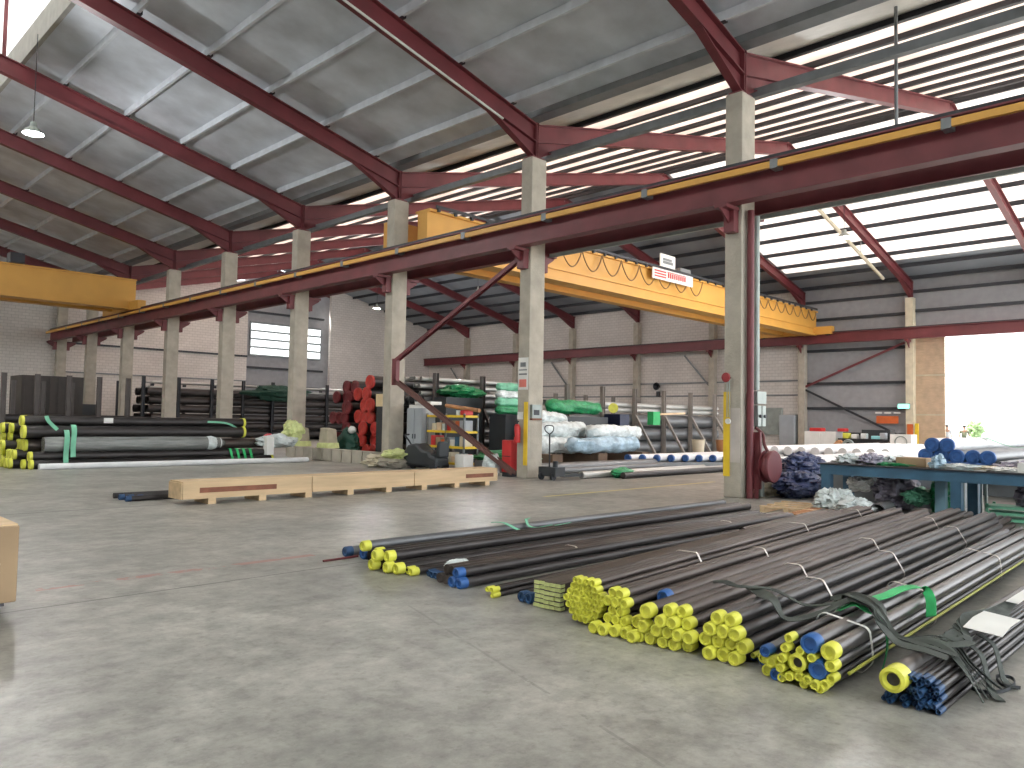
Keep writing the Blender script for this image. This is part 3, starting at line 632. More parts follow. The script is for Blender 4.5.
bundle([2, 2, 1], .036, 2.25, 4.62, 7.8, .045, PIPEG, CAPY, 'pipe with yellow or blue cap beside the mixed big bundle', 'small bundle beside the mixed big bundle', capmix=(CAPB, .4), jit=.05)
# mixed big bundle: (y, z, r, cap, ring)
big = [(2.075, .14, .052, CAPY, True), (2.00, .265, .056, CAPB, False), (1.95, .125, .056, CAPB, False), (1.885, .245, .048, CAPY, False), (1.875, .165, .034, CAPY, False)]
small = [(2.14, .22), (2.115, .285), (2.16, .155), (2.12, .05), (2.065, .06), (2.055, .215), (2.175, .09), (2.01, .055), (1.985, .19), (1.955, .045), (1.905, .055), (1.87, .095), (2.17, .03), (2.03, .02), (1.93, .02)]
for (yy, zz, r, cp, rg) in big:
    pipe(4.60, yy, zz, r, 7.2, .033, PIPEM, cp, {CAPY.name: 'thick grey pipe with yellow cap in the mixed big bundle', CAPB.name: 'thick grey pipe with blue cap in the mixed big bundle'}[cp.name] + (' with open bore' if rg else (', slimmer one' if r < .04 else '')), 'thick blue capped pipes of the mixed bundle' if cp == CAPB else None, ring=rg, n=22)
for (yy, zz) in small: pipe(4.58 + random.uniform(-.02, .02), yy, max(zz, .027), .0265, 7.2, .033, PIPE, CAPY, 'thin pipe with yellow cap in the mixed big bundle', 'thin yellow capped pipes of the mixed bundle', n=14)
ALLB = [(a[0], a[1]) for a in big] + small
for k, s in enumerate((.55, 2.0, 4.4)): strap(ALLB, .05, 4.6, 2.0, .033, s, ['white band near the caps of the mixed big bundle', 'thin pale band under the green sling on the mixed bundle', 'pale band near the far end of the mixed big bundle'][k], m=[WHITE, STRAP, STRAP][k], w=.03)
solo(MB().tube([(4.70, 1.81, .115), (11.6, 2.04, .125)], .010, 8), 'thin_rod', mat('olive yellow plastic', (.45, .47, .08), .5), 'long thin yellow rod along the side of the mixed big bundle', 'rod')
# blue tipped bars with one yellow ring pipe
pipe(4.66, 1.55, .155, .066, 7.0, .0, PIPEM, CAPY, 'thick pipe with round open yellow cap on the blue tipped bars', None, ring=True, n=24)
BP = [(1.50 - i * .033 + (k % 2) * .016, .018 + k * .031) for k in range(6) for i in range(6 if k < 5 else 5)] + [(1.62, .02), (1.58, .02), (1.54, .02), (1.60, .052), (1.56, .052)]
for (yy, zz) in BP: pipe(4.75 + random.uniform(-.06, .04), yy, zz, .0155, 7.0, 0.0, PIPE, CAPN, 'thin dark bar with dark blue tip beside the open yellow cap', 'bundle of blue tipped bars', n=10, name='steel_bar')

# --- short dark ends of further rows behind, at right
for q, (xx, yy, L, yaw) in enumerate([(9.6, 5.0, 3.3, .08), (9.4, 4.62, 4.0, .08), (12.0, 3.55, 2.6, .07), (11.8, 3.0, 2.5, .05)]):
    bundle([4, 3], .05, yy, xx, L, yaw, PIPEB, None, 'brown pipe in the low far heap, ' + ['nearest the pallets', 'second from the pallets', 'in front of the bench leg', 'right of the bench leg'][q], ['far heap by the pallets', 'second far heap from the pallets', 'far heap by the bench leg', 'far heap right of the bench leg'][q], hollow=True, jit=.1, n=12)

# ---------------------------------------------------------------- slings on the foreground pipes
def sling(pts, w, m, label, t=.006, side=(0, 0, 1), k=7, name='lifting_sling'):
    return solo(MB().ribbon(smooth_path(pts, k), w, t, side), name, m, label, 'sling')
sling([(5.75, 3.35, .26), (5.55, 3.1, .33), (5.4, 2.9, .35), (5.45, 2.65, .36), (5.5, 2.42, .28), (5.6, 2.2, .33), (5.66, 2.08, .38), (5.5, 1.9, .36), (5.3, 1.78, .26), (5.2, 1.62, .25), (5.15, 1.5, .25), (5.15, 1.36, .23)], .05, SLING, 'grey green sling draped across the pipe bundles, upper one', side=(1, .3, .1))
sling([(5.5, 2.85, .34), (5.35, 2.7, .345), (5.15, 2.5, .35), (5.05, 2.35, .27), (5.25, 2.2, .31), (5.45, 2.1, .38), (5.4, 1.95, .375), (5.22, 1.8, .30), (5.1, 1.66, .25), (5.05, 1.5, .25), (5.05, 1.38, .23)], .085, SLING, 'broad grey green sling draped across the bundles towards the open yellow cap', side=(1, .4, .1))
for q in range(5):
    o = q * .045
    sling([(5.75 - o, 2.35 - o, .30 + o * .1), (5.68 - o, 2.15, .375 + o * .1), (5.5 - o, 1.98 - o * .4, .385), (5.36 - o * .6, 1.84, .33), (5.26 + o, 1.74, .26 - o * .4), (5.2 + o, 1.64, .24), (5.22 + o, 1.54, .26), (5.2 + o, 1.42, .24), (5.1 + o, 1.30, .16), (5.06 + o * 2, 1.20, .02)], .035, SLING, 'narrow grey green sling crossing from the mixed bundle to the blue tipped bars, ' + ['first', 'second', 'third', 'fourth', 'fifth'][q], side=(.8, .5, .5 - q * .2))
for q in range(4):
    o = q * .10
    sling([(5.2 + o, 1.50, .25), (5.45 + o, 1.36 + .04 * q, .25), (5.7 + o, 1.52, .24 + .015 * q), (6.2 + o, 1.38 + .03 * q, .25), (6.9 + o, 1.46, .24)], .06, SLING, 'loose grey green sling lying along the blue tipped bars, ' + ['lowest', 'second', 'third', 'upper'][q] + ' strand', side=(0, 1, .2 + .2 * q))
for q in range(2): sling([(5.5 + q * .3, 1.40, .23), (5.45 + q * .3, 1.30, .18), (5.3 + q * .3, 1.22, .04), (5.2 + q * .3, 1.15, .012)], .06, SLING, 'grey green sling end hanging to the floor, ' + ['nearer one', 'farther one'][q], side=(1, 0, 0))
sling([(5.5, 1.30, .10), (5.35, 1.34, .02), (5.3, 1.26, .012), (5.4, 1.18, .012), (5.6, 1.16, .012), (5.7, 1.20, .02), (5.62, 1.26, .03), (5.5, 1.2, .02), (5.55, 1.12, .012)], .02, DGREY, 'thin dark cord curled on the floor at right', side=(0, 0, 1), name='cord')
# green slings round the mixed big bundle
def hoop(s, label, top_only=False, w=.07, yaw=.033, sgn=0):
    pts = [(y + .052 * math.cos(a * math.pi / 8), max(.008, z + .052 * math.sin(a * math.pi / 8))) for (y, z) in [(b_[0], b_[1]) for b_ in big] + small for a in range(16)]
    h = hull([(round(a, 4), round(b, 4)) for a, b in pts]); h.append(h[0]); c, si = math.cos(yaw), math.sin(yaw)
    path = [(4.6 + s + sgn * (y - 2.0) * 1.2, 2.0 + si * s + (y - 2.0) * 1.05, z * 1.03 + .006) for (y, z) in h]
    solo(MB().ribbon(path, w, .008, (1, 0, 0)), 'lifting_sling', GREENS, label, 'sling')
sling([(5.32, 1.83, .02), (5.30, 1.80, .14), (5.31, 1.805, .24), (5.36, 1.87, .325), (5.42, 1.97, .345), (5.45, 2.06, .36), (5.40, 2.16, .30), (5.36, 2.22, .2)], .075, GREENS, 'bright green sling looped around the mixed big bundle', side=(1, .2, .1), t=.008)
sling([(5.45, 2.07, .362), (5.9, 2.03, .35), (6.25, 2.03, .35), (6.48, 1.99, .345), (6.5, 1.92, .32), (6.35, 1.845, .28), (6.2, 1.80, .20)], .07, GREENS, 'second green sling over the mixed bundle behind the looped one', side=(.6, 1, .1), t=.008)
solo(MB().ribbon([(5.68, 1.35, .275), (5.95, 1.36, .29), (6.28, 1.37, .275)], .22, .003, (0, 1, .1)), 'paper_sheet', WHITE, 'white paper sheet lying on slings over the blue tipped bars', 'paper')
solo(MB().ribbon([(6.8, 1.42, .275), (7.4, 1.42, .275)], .08, .003, (0, 1, .1)), 'paper_sheet', WHITE, 'small white tag on the far part of the blue tipped bars', 'paper')
sling([(6.9, 7.15, .255), (6.95, 6.98, .26), (7.1, 6.82, .17), (7.3, 6.72, .20), (7.45, 6.60, .235)], .05, MINT, 'pale teal sling lying over the low heap of yellow capped pipes', side=(1, 0, 0))
sling([(7.6, 7.16, .255), (7.4, 7.02, .26), (7.35, 6.9, .19), (7.45, 6.75, .19), (7.8, 6.6, .235)], .05, MINT, 'second pale teal sling crossing over the low heap', side=(1, .3, 0))
# timber bearers under the rows
for q, x in enumerate((5.6, 8.4, 11.2)):
    pass

# ---------------------------------------------------------------- long crate
t = thing('wooden_crate', 'very long low pine crate lying on the floor', 'crate', (9.3, 13.7, 0))
XA, XB, YA, YB = 5.45, 12.95, 13.28, 13.82
for k in range(3):
    x0 = XA + (XB - XA) * k / 3; x1 = XA + (XB - XA) * (k + 1) / 3
    B(x0 + .01, YA, .10, x1 - .01, YA + .025, .38).build('side_panel', WOODL, t)
    B(x0 + .01, YB - .025, .10, x1 - .01, YB, .38).build('side_panel', WOODL, t)
    B(x0 + .005, YA - .01, .38, x1 - .005, YB + .01, .405).build('lid', WOODL, t)
    MB().box(x0 + .01, YA - .012, .10, x1 - .01, YA, .17).build('rail', WOODL, t)
B(XA - .02, YA, .10, XA, YB, .38).build('end_panel', WOODL, t); B(XB, YA, .10, XB + .02, YB, .38).build('end_panel', WOODL, t)
B(XA + .3, YA - .008, .20, XA + 1.75, YA - .001, .29).build('slot_board', WOODR, t); B(XB - 1.0, YA - .008, .20, XB - .12, YA - .001, .29).build('slot_board', WOODR, t)
for k in range(8):
    x = XA + .45 + k * .95; B(x, YA - .02, 0, x + .14, YB + .02, .10).build('skid', WOODL, t)
for k in range(7): pipe(4.95 + (k % 3) * .12, 15.1 - k * .11, .05, .05, 7.6, -.01, PIPE, CAPN if k > 2 else None, 'black pipe with blue end lying on the floor behind the long crate' if k > 2 else 'black uncapped pipe lying on the floor behind the long crate', 'blue ended pipes behind the crate' if k > 2 else 'uncapped pipes behind the crate')

# cardboard box on a dolly at the left edge
t = thing('cardboard_box', 'brown cardboard carton on a low dolly at the left edge', 'box', (1.2, 7.2, 0))
B(.55, 6.80, .13, 1.57, 7.75, .705).build('carton', CARD, t, .01)
B(.56, 6.81, .705, 1.56, 7.74, .717).build('flap', WOODL, t)
MB().blob((1.40, 6.79, .36), (.05, .012, .035), 1, .1).build('torn_patch', CREAM, t); MB().blob((1.41, 6.79, .43), (.04, .012, .03), 2, .1).build('torn_patch', CREAM, t)
t = thing('dolly', 'low dark dolly with castors under the cardboard carton', 'dolly', (1.2, 7.2, 0))
B(.6, 6.84, .10, 1.50, 7.7, .13).build('deck', DGREY, t)
for (x, yy) in ((.7, 6.95), (1.42, 6.90), (.7, 7.6), (1.42, 7.6)): MB().cyl((x, yy - .02, .05), (x, yy + .02, .05), .05, 14).build('castor', DARK, t)

# ---------------------------------------------------------------- left ground stack
YL = 23.3
one(5.75, YL, .085, 8.0, None, PIPEW, 'long white wrapped pipe at the front foot of the left stack', yaw=.0)
one(6.0, YL + .19, .08, 7.2, None, PIPE, 'dark pipe lying directly behind the long white wrapped pipe', yaw=.0)
for k in range(2):
    one(5.62 - .12 * k, YL + .35 + .26 * k, .125, 7.0, CAPY, PIPE, 'grey pipe with yellow caps in the lowest row of the left stack, ' + ['front', 'second', 'third'][k], yaw=0, cap2=CAPY)
for k in range(1): one(5.62, YL + .48 + .26 * k, .125, 6.9, CAPY, PIPE, 'grey pipe with yellow caps in the second row of the left stack, ' + ['front', 'behind'][k], z=.125 + .215, yaw=0, cap2=CAPY)
t = thing('wrapped_pipe', 'thick pipe in clear plastic wrap in the middle of the left stack', 'pipe', (6, YL + .5, .6))
MB().lathe((5.95, YL + .5, .66), (1, 0, 0), [(0, 0), (0, .2), (.3, .215), (2, .205), (3.4, .215), (4.6, .205), (4.9, .17), (5.05, .10), (5.15, 0)], 24).build('pipe_body', mat('plastic wrapped steel', (.24, .25, .24), .25, metal=.3, var=.3, scale=5, stretch=(.3, 3, 3), bump=.4), t)
MB().lathe((10.45, YL + .5, .66), (1, 0, 0), [(0, .21), (.15, .225), (.3, .18), (.45, .16), (.5, .06), (.6, .02)], 16).build('plastic_end', PLAST, t)
for k in range(3): one(5.6, YL + .95 + .33 * k, .155, 7.5, CAPY, PIPEB, 'dark brown pipe in the third row of the left stack, ' + ['front', 'middle', 'rear'][k], z=.62, yaw=0)
for k in range(3): one(5.5 + .1 * k, YL + .75 + .36 * k, .17, 6.3, CAPY, PIPE, 'thick black pipe in the fourth row of the left stack, ' + ['front', 'middle', 'rear'][k], z=1.0, yaw=0, cap2=CAPY)
for k in range(3): one(5.5 + .1 * k, YL + .95 + .28 * k, .135, 6.4, CAPY, PIPE, 'black pipe with yellow caps in the top row of the left stack, ' + ['front', 'middle', 'rear'][k], z=1.30, yaw=0, cap2=CAPY)
# yellow capped heap further left
random.seed(4)
for k in range(30):
    row = k // 6; i = k % 6; yy = YL + 1.75 + i * .28 + row % 2 * .14
    pipe(yy * random.uniform(.2075, .2185), yy, .135 + row * .235, .132, 5.8, 0, PIPE, CAPY, 'black pipe with yellow cap in the heap at the left picture edge', 'yellow capped heap behind the left stack')
for k in range(6):
    yy = YL + .98 + (k % 3) * .27; pipe(yy * random.uniform(.213, .222), yy, .135 + (k // 3) * .235, .132, 6.2, 0, PIPE, CAPY, 'black pipe with yellow cap low behind the front rows of the left stack', 'low pipes behind the front rows of the left stack')
for q, (x, z0, h) in enumerate(((6.45, .1, .95), (6.62, .3, .9))):
    sling([(x, YL + .2, z0 + .02), (x, YL + .24, z0 + .3), (x + .02, YL + .26, z0 + h - .2), (x + .05, YL + .45, z0 + h - .02), (x + .1, YL + .7, z0 + h)], .13, MINT, ['broad pale green sling hanging on the left stack', 'second pale green sling on the left stack'][q], side=(1, 0, 0))
sling([(6.05, YL + .7, 1.44), (6.1, YL + .62, 1.28), (6.3, YL + .55, 1.06)], .10, MINT, 'short mint sling on the upper left stack', side=(1, 0, 0))
for k in range(4): strap([(YL + .35, .125), (YL + .48, .34)], .128, 11.2 + k * .22, YL + .4, 0, 0, 'green band wound around the right end of the left stack', m=GREENS, w=.08, t=.01, group='green bands on the left stack', name='green_band')
sling([(10.6, YL + .78, 1.32), (11.2, YL + .74, 1.28), (11.5, YL + .66, 1.1), (11.0, YL + .62, 1.0)], .06, MINT, 'mint sling near the right end of the left stack', side=(0, 0, 1))
solo(B(7.55, YL + .78, 1.25, 7.8, YL + .80, 1.40), 'paper_tag', WHITE, 'white square tag on the top row of the left stack', 'tag')
solo(MB().blob((12.9, 23.9, .7), (.75, .35, .22), 6, .35), 'plastic_sheet', PLAST, 'crumpled white plastic at the right end of the left stack', 'plastic sheet')
solo(MB().box(12.35, 23.5, .26, 12.6, 23.75, .85).cyl((12.47, 23.62, .85), (12.47, 23.62, .9), .05, 10), 'white_container', WHITE, 'white container at the right end of the left stack', 'container')
solo(MB().blob((13.7, 24.2, 1.05), (.35, .3, .3), 8, .4), 'yellow_wrap', CAPP, 'pale yellow crumpled wrap by the third column past the hose reel', 'wrap')

# kerb of blocks with sacks around the third column
t = thing('block_kerb', 'low kerb of grey blocks left of the cabinet column', 'kerb', (15, 24, 0))
for k in range(9): B(14.7, 20.9 + k * .62, 0, 15.1, 21.45 + k * .62, .42).build('block', CONC, t, .01)
for q, (yy, cc, lab) in enumerate(((26.2, 1, 'open sack on the block kerb with yellow foot, left one'), (24.3, 1, 'open sack on the block kerb with yellow foot, right one'))):
    t = thing('sack', lab, 'sack', (15.3, yy, .4))
    MB().prism([(yy - .38, .42), (yy + .38, .42), (yy + .25, 1.15), (yy - .22, 1.1)], 0, 14.95, 15.35).build('sack_body', mat('beige sack', (.42, .38, .28), .85, bump=.5), t, .04)
    MB().prism([(yy - .42, .42), (yy + .4, .42), (yy + .35, .60), (yy - .36, .62)], 0, 14.9, 15.37).build('yellow_foot', CAPP, t, .02)
solo(MB().blob((15.0, 28.4, .62), (.22, .25, .2), 4, .2, flat=.43), 'red_bag', mat('pink red plastic', (.6, .08, .10), .5), 'small pink red bag on the kerb beside the third column', 'bag')
B_ = MB()
for k in range(3): B_.box(14.75, 26.6 + k * .55, .42, 15.15, 27.1 + k * .55, .66)
solo(B_, 'paving_blocks', CONC, 'short row of blocks stacked on the kerb beside the pink red bag', 'blocks')
solo(MB().blob((14.35, 20.1, .18), (.4, .5, .2), 12, .5, flat=0), 'rag_pile', CREAM, 'pale crumpled rags on the floor at the cabinet column', 'rags')
solo(MB().blob((14.5, 19.4, .42), (.35, .45, .16), 13, .5, flat=.3), 'yellow_net', CAPP, 'yellow green netting heaped at the cabinet column', 'netting')
solo(MB().blob((14.45, 19.45, .18), (.42, .5, .18), 14, .3, flat=0), 'sandbag', CONC, 'grey sandbag under the yellow green netting', 'sandbag')

# red flange covers: ends of big pipes in two stacks
random.seed(11)
def flange_stack(x, y0, rows, lab, grp, hs=.22, m=CAPR):
    for k, n in enumerate(rows):
        for i in range(n):
            yy = y0 + i * hs * 2.05 + (k % 2) * hs; zz = hs + k * hs * 1.76
            pipe(x + random.uniform(-.25, .25), yy, zz, hs, 5.6, 0, PIPE, m, lab, grp, n=18, name='flanged_pipe')
flange_stack(17.1, 24.3, [2, 3, 2, 3, 2, 3, 1], 'big dark pipe with red end cover in the brighter red stack', 'bright red ended stack', .25)
flange_stack(17.5, 26.35, [3, 2, 2, 3, 2, 3, 2], 'big dark pipe with dull red end cover in the duller red stack', 'dull red ended stack', .24, mat('dull red cover', (.16, .02, .025), .5, var=.3))
solo(B(16.3, 22.3, 1.95, 16.7, 23.05, 2.4), 'carton', mat('pale carton', (.72, .55, .33), .8), 'pale carton on a stack beside the cabinet column', 'carton')
solo(MB().box(16.3, 22.2, 0, 16.8, 23.0, 1.95), 'dark_crate', DGREY, 'tall dark crate under the pale carton behind the cabinet column', 'crate')
solo(MB().blob((16.0, 24.3, .55), (.35, .55, .5), 31, .3, flat=0), 'green_sack', mat('dark green sack', (.01, .06, .04), .6), 'dark green sack heap beside the cabinet column', 'sack')
solo(MB().blob((15.95, 24.0, 1.08), (.14, .17, .14), 41, .1), 'white_bundle', WHITE, 'small white bundle on the dark green sack heap', 'bundle')

# cabinet, shelf and scooter-like cleaner
t = thing('steel_cabinet', 'grey steel cabinet standing beside the concrete column', 'cabinet', (15.6, 19.7, 0))
B(15.42, 19.25, .06, 15.95, 20.05, 1.88).build('body', GREYC, t, .01)
for a in (19.27, 19.66):
    d = B(15.40, a, .10, 15.42, a + .37, 1.84).build('door', GREYC, t); B(15.385, a + .30 if a < 19.5 else a + .04, .9, 15.40, a + .33 if a < 19.5 else a + .07, 1.05).build('handle', DARK, d)
B(15.42, 19.25, 0, 15.95, 20.05, .06).build('plinth', DARK, t)
for q, (a, b, z) in enumerate(((19.3, 20.0, 1.88), (18.9, 19.7, 1.99))): solo(B(15.45, a, z, 15.9, b, z + .10), 'flat_box', WHITE, ['white flat box on the grey cabinet, lower one', 'white flat box on the grey cabinet, upper one'][q], 'box')
t = thing('storage_shelf', 'yellow and grey steel shelf unit filled with boxes', 'shelf', (15.8, 18.4, 0))
for z in (.15, .65, 1.12, 1.6): B(15.5, 17.35, z, 16.1, 19.15, z + .07).build('shelf_board', YELP, t)
for (x, yy) in ((15.5, 17.35), (15.5, 19.1), (16.05, 17.35), (16.05, 19.1), (15.5, 18.2)): B(x, yy, 0, x + .05, yy + .05, 1.72).build('upright', GREYS, t)
random.seed(3)
cols = [REDB, ORNG, WHITE, CREAM, PLAST, CARD, GREYC, BLUEB, TAN]
cnames = ['red', 'orange', 'white', 'cream', 'clear', 'brown', 'grey', 'blue', 'tan']
for s_i, (z, nm) in enumerate(((.22, 'lowest'), (.72, 'second'), (1.19, 'third'), (1.67, 'top'))):
    yy = 17.45; k = 0
    while yy < 18.95 and not (s_i == 3 and k > 1):
        w = random.uniform(.14, .26); h = random.uniform(.18, .33) if s_i < 3 else .15; ci = (k * 4 + s_i * 3) % 9
        o = solo(B(15.58, yy, z + .0, 15.95, yy + w - .02, z + h), 'parts_box', cols[ci], 'small %s box, number %d from the right on the %s shelf board' % (cnames[ci], k + 1, nm), 'box', bevel=.01)
        o['label'] = 'small %s box %s on the %s shelf board' % (cnames[ci], ['at the right end', 'second from right', 'third from right', 'fourth from right', 'fifth from right', 'sixth from right', 'seventh from right', 'eighth from right', 'ninth from right', 'tenth from right', 'eleventh from right', 'twelfth from right'][min(k, 11)], nm)
        yy += w + .01; k += 1
solo(MB().tube([(15.7, 16.9, 1.82), (16.1, 18.9, 1.98)], .06, 8), 'plank_offcut', WOODO, 'brown offcut lying on top of the yellow shelf unit', 'offcut')
t = thing('floor_sweeper', 'dark ride-on floor machine in front of the yellow shelf unit', 'floor machine', (14.9, 18.2, 0))
MB().prism([(17.55, .12), (19.15, .12), (19.15, .5), (18.95, .74), (18.55, .80), (18.25, .60), (17.95, .58), (17.85, .45), (17.55, .4)], 0, 14.6, 15.12).build('body', DGREY, t, .07)
MB().prism([(17.5, .40), (18.0, .42), (18.0, .50), (17.68, .52), (17.6, .88), (17.48, .88)], 0, 14.66, 15.06).build('seat', DGREY, t, .04)
MB().tube(smooth_path([(14.8, 18.9, .6), (14.75, 19.05, .85), (14.7, 19.2, 1.02), (14.7, 19.0, 1.05)]), .025, 8).build('handlebar', DARK, t)
for (x, yy) in ((14.62, 17.7), (15.08, 17.7), (14.85, 18.95)): MB().cyl((x - .04, yy, .14), (x + .04, yy, .14), .14, 16).build('wheel', DARK, t)
solo(B(15.1, 16.9, 0, 15.5, 17.3, .5), 'white_bin', WHITE, 'small white bin between floor machine and green sheeting', 'bin', bevel=.02)
solo(MB().blob((16.6, 16.6, .45), (.8, 1.1, .16), 22, .3), 'green_sheet', GREENW, 'dark green sheeting on low stack right of the shelf unit', 'sheet')
solo(B(15.9, 15.8, 0, 17.3, 17.3, .32), 'timber_stack', GREYS, 'low grey stack under the dark green sheeting', 'stack')

# ---------------------------------------------------------------- pipe racks
def rack(x0, x1, y, n, h, depth, lab, brace=True, m=None, pale=False):
    m = m or mat('rack steel', (.10, .085, .08), .6)
    t = thing('pipe_rack', lab, 'rack', ((x0 + x1) / 2, y, 0))
    for k in range(n):
        x = x0 + (x1 - x0) * k / (n - 1)
        MB().ibeam((x, y, 0), (x, y, h), .16, .16, .02, .02, (1, 0, 0)).build('post', m, t)
        MB().ibeam((x, y + depth, 0), (x, y + depth, h * .95), .16, .16, .02, .02, (1, 0, 0)).build('post', m, t)
        MB().box(x - .06, y, .0, x + .06, y + depth, .14).build('base_beam', m, t)
        if brace: MB().bar((x + .05, y, h * .62), (x + .05, y - 1.15, .05), .1, .1, (1, 0, 0)).build('brace', m, t)
    return t
RK = mat('rack pale steel', (.26, .24, .22), .6)
rack(23.1, 34.4, 19.8, 6, 3.0, 4.6, 'long pipe rack with raking braces behind the plastic wrapped bundles', m=RK)
rack(17.3, 21.8, 20.9, 3, 3.15, 4.0, 'pipe rack with dark uprights behind the yellow shelf unit')
rack(15.9, 29.5, 44.5, 8, 3.6, 4.0, 'distant dark pipe rack in front of the louvred window', brace=False, m=DARK)
rack(6.9, 11.2, 33.0, 5, 2.95, 3.5, 'dark stake rack behind the left stack', brace=False)
def rackpipes(x0, L, y0, cols, levels, r, m, lab, grp, z0=.14, cap=None, dj=.15, every=None, gap=0.0):
    for k in range(levels):
        for i in range(cols if k == levels - 1 or x0 == 16.3 else min(cols, 2)):
            pipe(x0 + random.uniform(-dj, dj), y0 + i * r * 2.04, z0 + r + k * (r * 2.02 + gap), r, L, 0, m, cap, lab, grp, n=14, hollow=cap is None, name='racked_pipe')
rackpipes(22.7, 12.2, 20.15, 6, 3, .29, PIPEG, 'very thick grey pipe in the lower part of the long braced rack', 'thick pipes in the braced rack')
rackpipes(22.9, 12.0, 20.05, 8, 2, .11, PIPEL, 'pale pipe on top of the thick pipes in the long braced rack', 'pale pipes in the braced rack', z0=1.95)
rackpipes(16.9, 6.0, 21.2, 6, 6, .17, PIPEG, 'grey pipe in the lower rows of the dark upright rack', 'grey pipes in the dark upright rack', gap=.03)
rackpipes(16.8, 6.2, 21.15, 8, 3, .075, PIPEL, 'slim pale pipe in the top rows of the dark upright rack', 'slim pale pipes in the dark upright rack', z0=2.36, gap=.1)
rackpipes(16.3, 13.5, 44.8, 5, 6, .22, PIPE, 'dark pipe in the distant rack in front of the louvred window', 'dark pipes in the distant rack', gap=.04)
rackpipes(16.3, 13.6, 44.9, 5, 2, .07, PIPEL, 'slim pale pipe on top of the distant dark rack', 'slim pale pipes on the distant rack', z0=2.95, gap=.15)
rackpipes(6.4, 5.4, 33.3, 5, 4, .16, PIPE, 'dark pipe lying in the stake rack behind the left stack', 'dark pipes in the stake rack', z0=.14)
t = thing('dark_container', 'dark steel container standing behind the stake rack', 'container', (10.2, 38, 0))
B(8.6, 38, 0, 11.0, 40, 3.1).build('body', mat('brown black steel', (.055, .045, .04), .7), t)
m = MB()
for k in range(7): m.box(8.7 + k * .32, 37.95, .1, 8.8 + k * .32, 38, 3.0)
m.build('ribs', MATS['brown black steel'], t)
solo(MB().box(12.6, 48.6, 0, 15.0, 50.6, 2.0).box(12.6, 48.8, 2.0, 14.0, 50.4, 2.6), 'machine_block', DGREY, 'dark blue black machine between the last concrete columns', 'machine', bevel=.05)
solo(MB().blob((23.6, 44.0, 2.9), (1.9, .4, .38), 3, .5), 'green_netting', mat('dark green net', (.005, .045, .028), .7), 'dark green netting hung in front of the distant rack', 'netting')
solo(MB().blob((18.2, 20.6, 2.5), (.9, .6, .22), 3, .4), 'green_wrap', GREENW, 'bright green wrap on the shelf side of the dark upright rack', 'wrap')
solo(B(17.2, 20.2, 0, 18.9, 20.85, 2.3), 'parts_crate', DGREY, 'dark crate under the bright green wrap behind the shelf unit', 'crate')

# bundles between extinguisher column and the braced rack
def lumpy(p0, p1, r, label, m, seed, name='wrapped_bundle', flat=None):
    p0 = Vector(p0); p1 = Vector(p1); b = MB(); L = (p1 - p0).length; prof = []
    N_ = 40; n = 28; d = (p1 - p0).normalized(); a = Vector((0, 0, 1)); s = d.cross(a).normalized(); q = []
    for i in range(N_ + 1):
        t_ = i / N_; e = min(1, (min(t_, 1 - t_) * L / (r * .8)) ** .5 if 0 < t_ < 1 else .05)
        for k in range(n):
            an = 2 * math.pi * k / n; rr = r * e * (1 + .30 * noise.noise(Vector((t_ * 5 + seed, math.cos(an) * 1.5, math.sin(an) * 1.5))) + .14 * noise.noise(Vector((t_ * 22, math.cos(an) * 3, math.sin(an) * 3 + seed))))
            p = p0 + d * (L * t_) + a * (math.sin(an) * rr) + s * (math.cos(an) * rr); q.append(p)
    fs = [(i * n + k, i * n + (k + 1) % n, (i + 1) * n + (k + 1) % n, (i + 1) * n + k) for i in range(N_) for k in range(n)] + [tuple(reversed(range(n))), tuple(N_ * n + k for k in range(n))]
    b.add(q, fs, True); return solo(b, name, m, label, 'bundle')
PBL = mat('pale blue plastic wrap', (.36, .50, .60), .25, var=.35, scale=3, bump=.6, bscale=8)
lumpy((19.9, 17.0, .72), (24.2, 17.2, .72), .27, 'white and blue plastic wrapped bundle, lower front one', PBL, 1)
lumpy((21.3, 17.3, 1.2), (24.6, 17.4, 1.15), .24, 'white plastic wrapped bundle on top of the front one', PLAST, 2)
lumpy((18.9, 17.7, .72), (21.3, 17.8, .70), .28, 'clear wrapped bundle nearest the extinguisher column', PLAST, 3)
lumpy((18.9, 17.9, 1.22), (22.0, 18.0, 1.25), .27, 'clear wrapped bundle stacked above the nearest one', PLAST, 4)
lumpy((18.9, 18.1, 1.72), (21.3, 18.3, 1.62), .2, 'small white wrapped bundle at the top beside the extinguisher column', PLAST, 5)
for x in (18.8, 21.2, 23.8): solo(B(x, 16.7, 0, x + .5, 18.4, .44), 'timber_bearer', BROWN, 'timber bearer under the plastic wrapped bundles', 'bearer', 'bearers under the wrapped bundles')
for k in range(4): lumpy((18.6 + k * .05, 19.2 + k * .05, 1.9 + k * .27), (21.0 - k * .25, 19.3, 1.9 + k * .27), .15, 'green and white wrapped bundle in the tall pile by the extinguisher column, ' + ['lowest', 'second', 'third', 'topmost'][k], [GREENW, MINT, PLAST, MINT][k], 10 + k)
lumpy((21.0, 19.0, 2.1), (24.3, 19.1, 2.05), .24, 'long dark green wrapped bundle above the white bundles', GREENW, 20)
solo(B(18.6, 18.7, 0, 24.3, 19.5, 1.72), 'dark_crate', DGREY, 'long dark crate behind the white wrapped bundles', 'crate')
t = thing('round_sign', 'round yellow disc on the rack post above the wrapped bundles', 'disc', (24.6, 19.5, 2.1))
MB().lathe((24.9, 18.9, 2.1), (-.7, -.7, 0), [(0, 0), (0, .2), (.03, .2), (.03, 0)], 20).build('disc', CAPY, t)
MB().bar((24.93, 18.93, 2.1), (25.0, 19.7, 2.1), .05, .05).build('arm', GREYS, t)
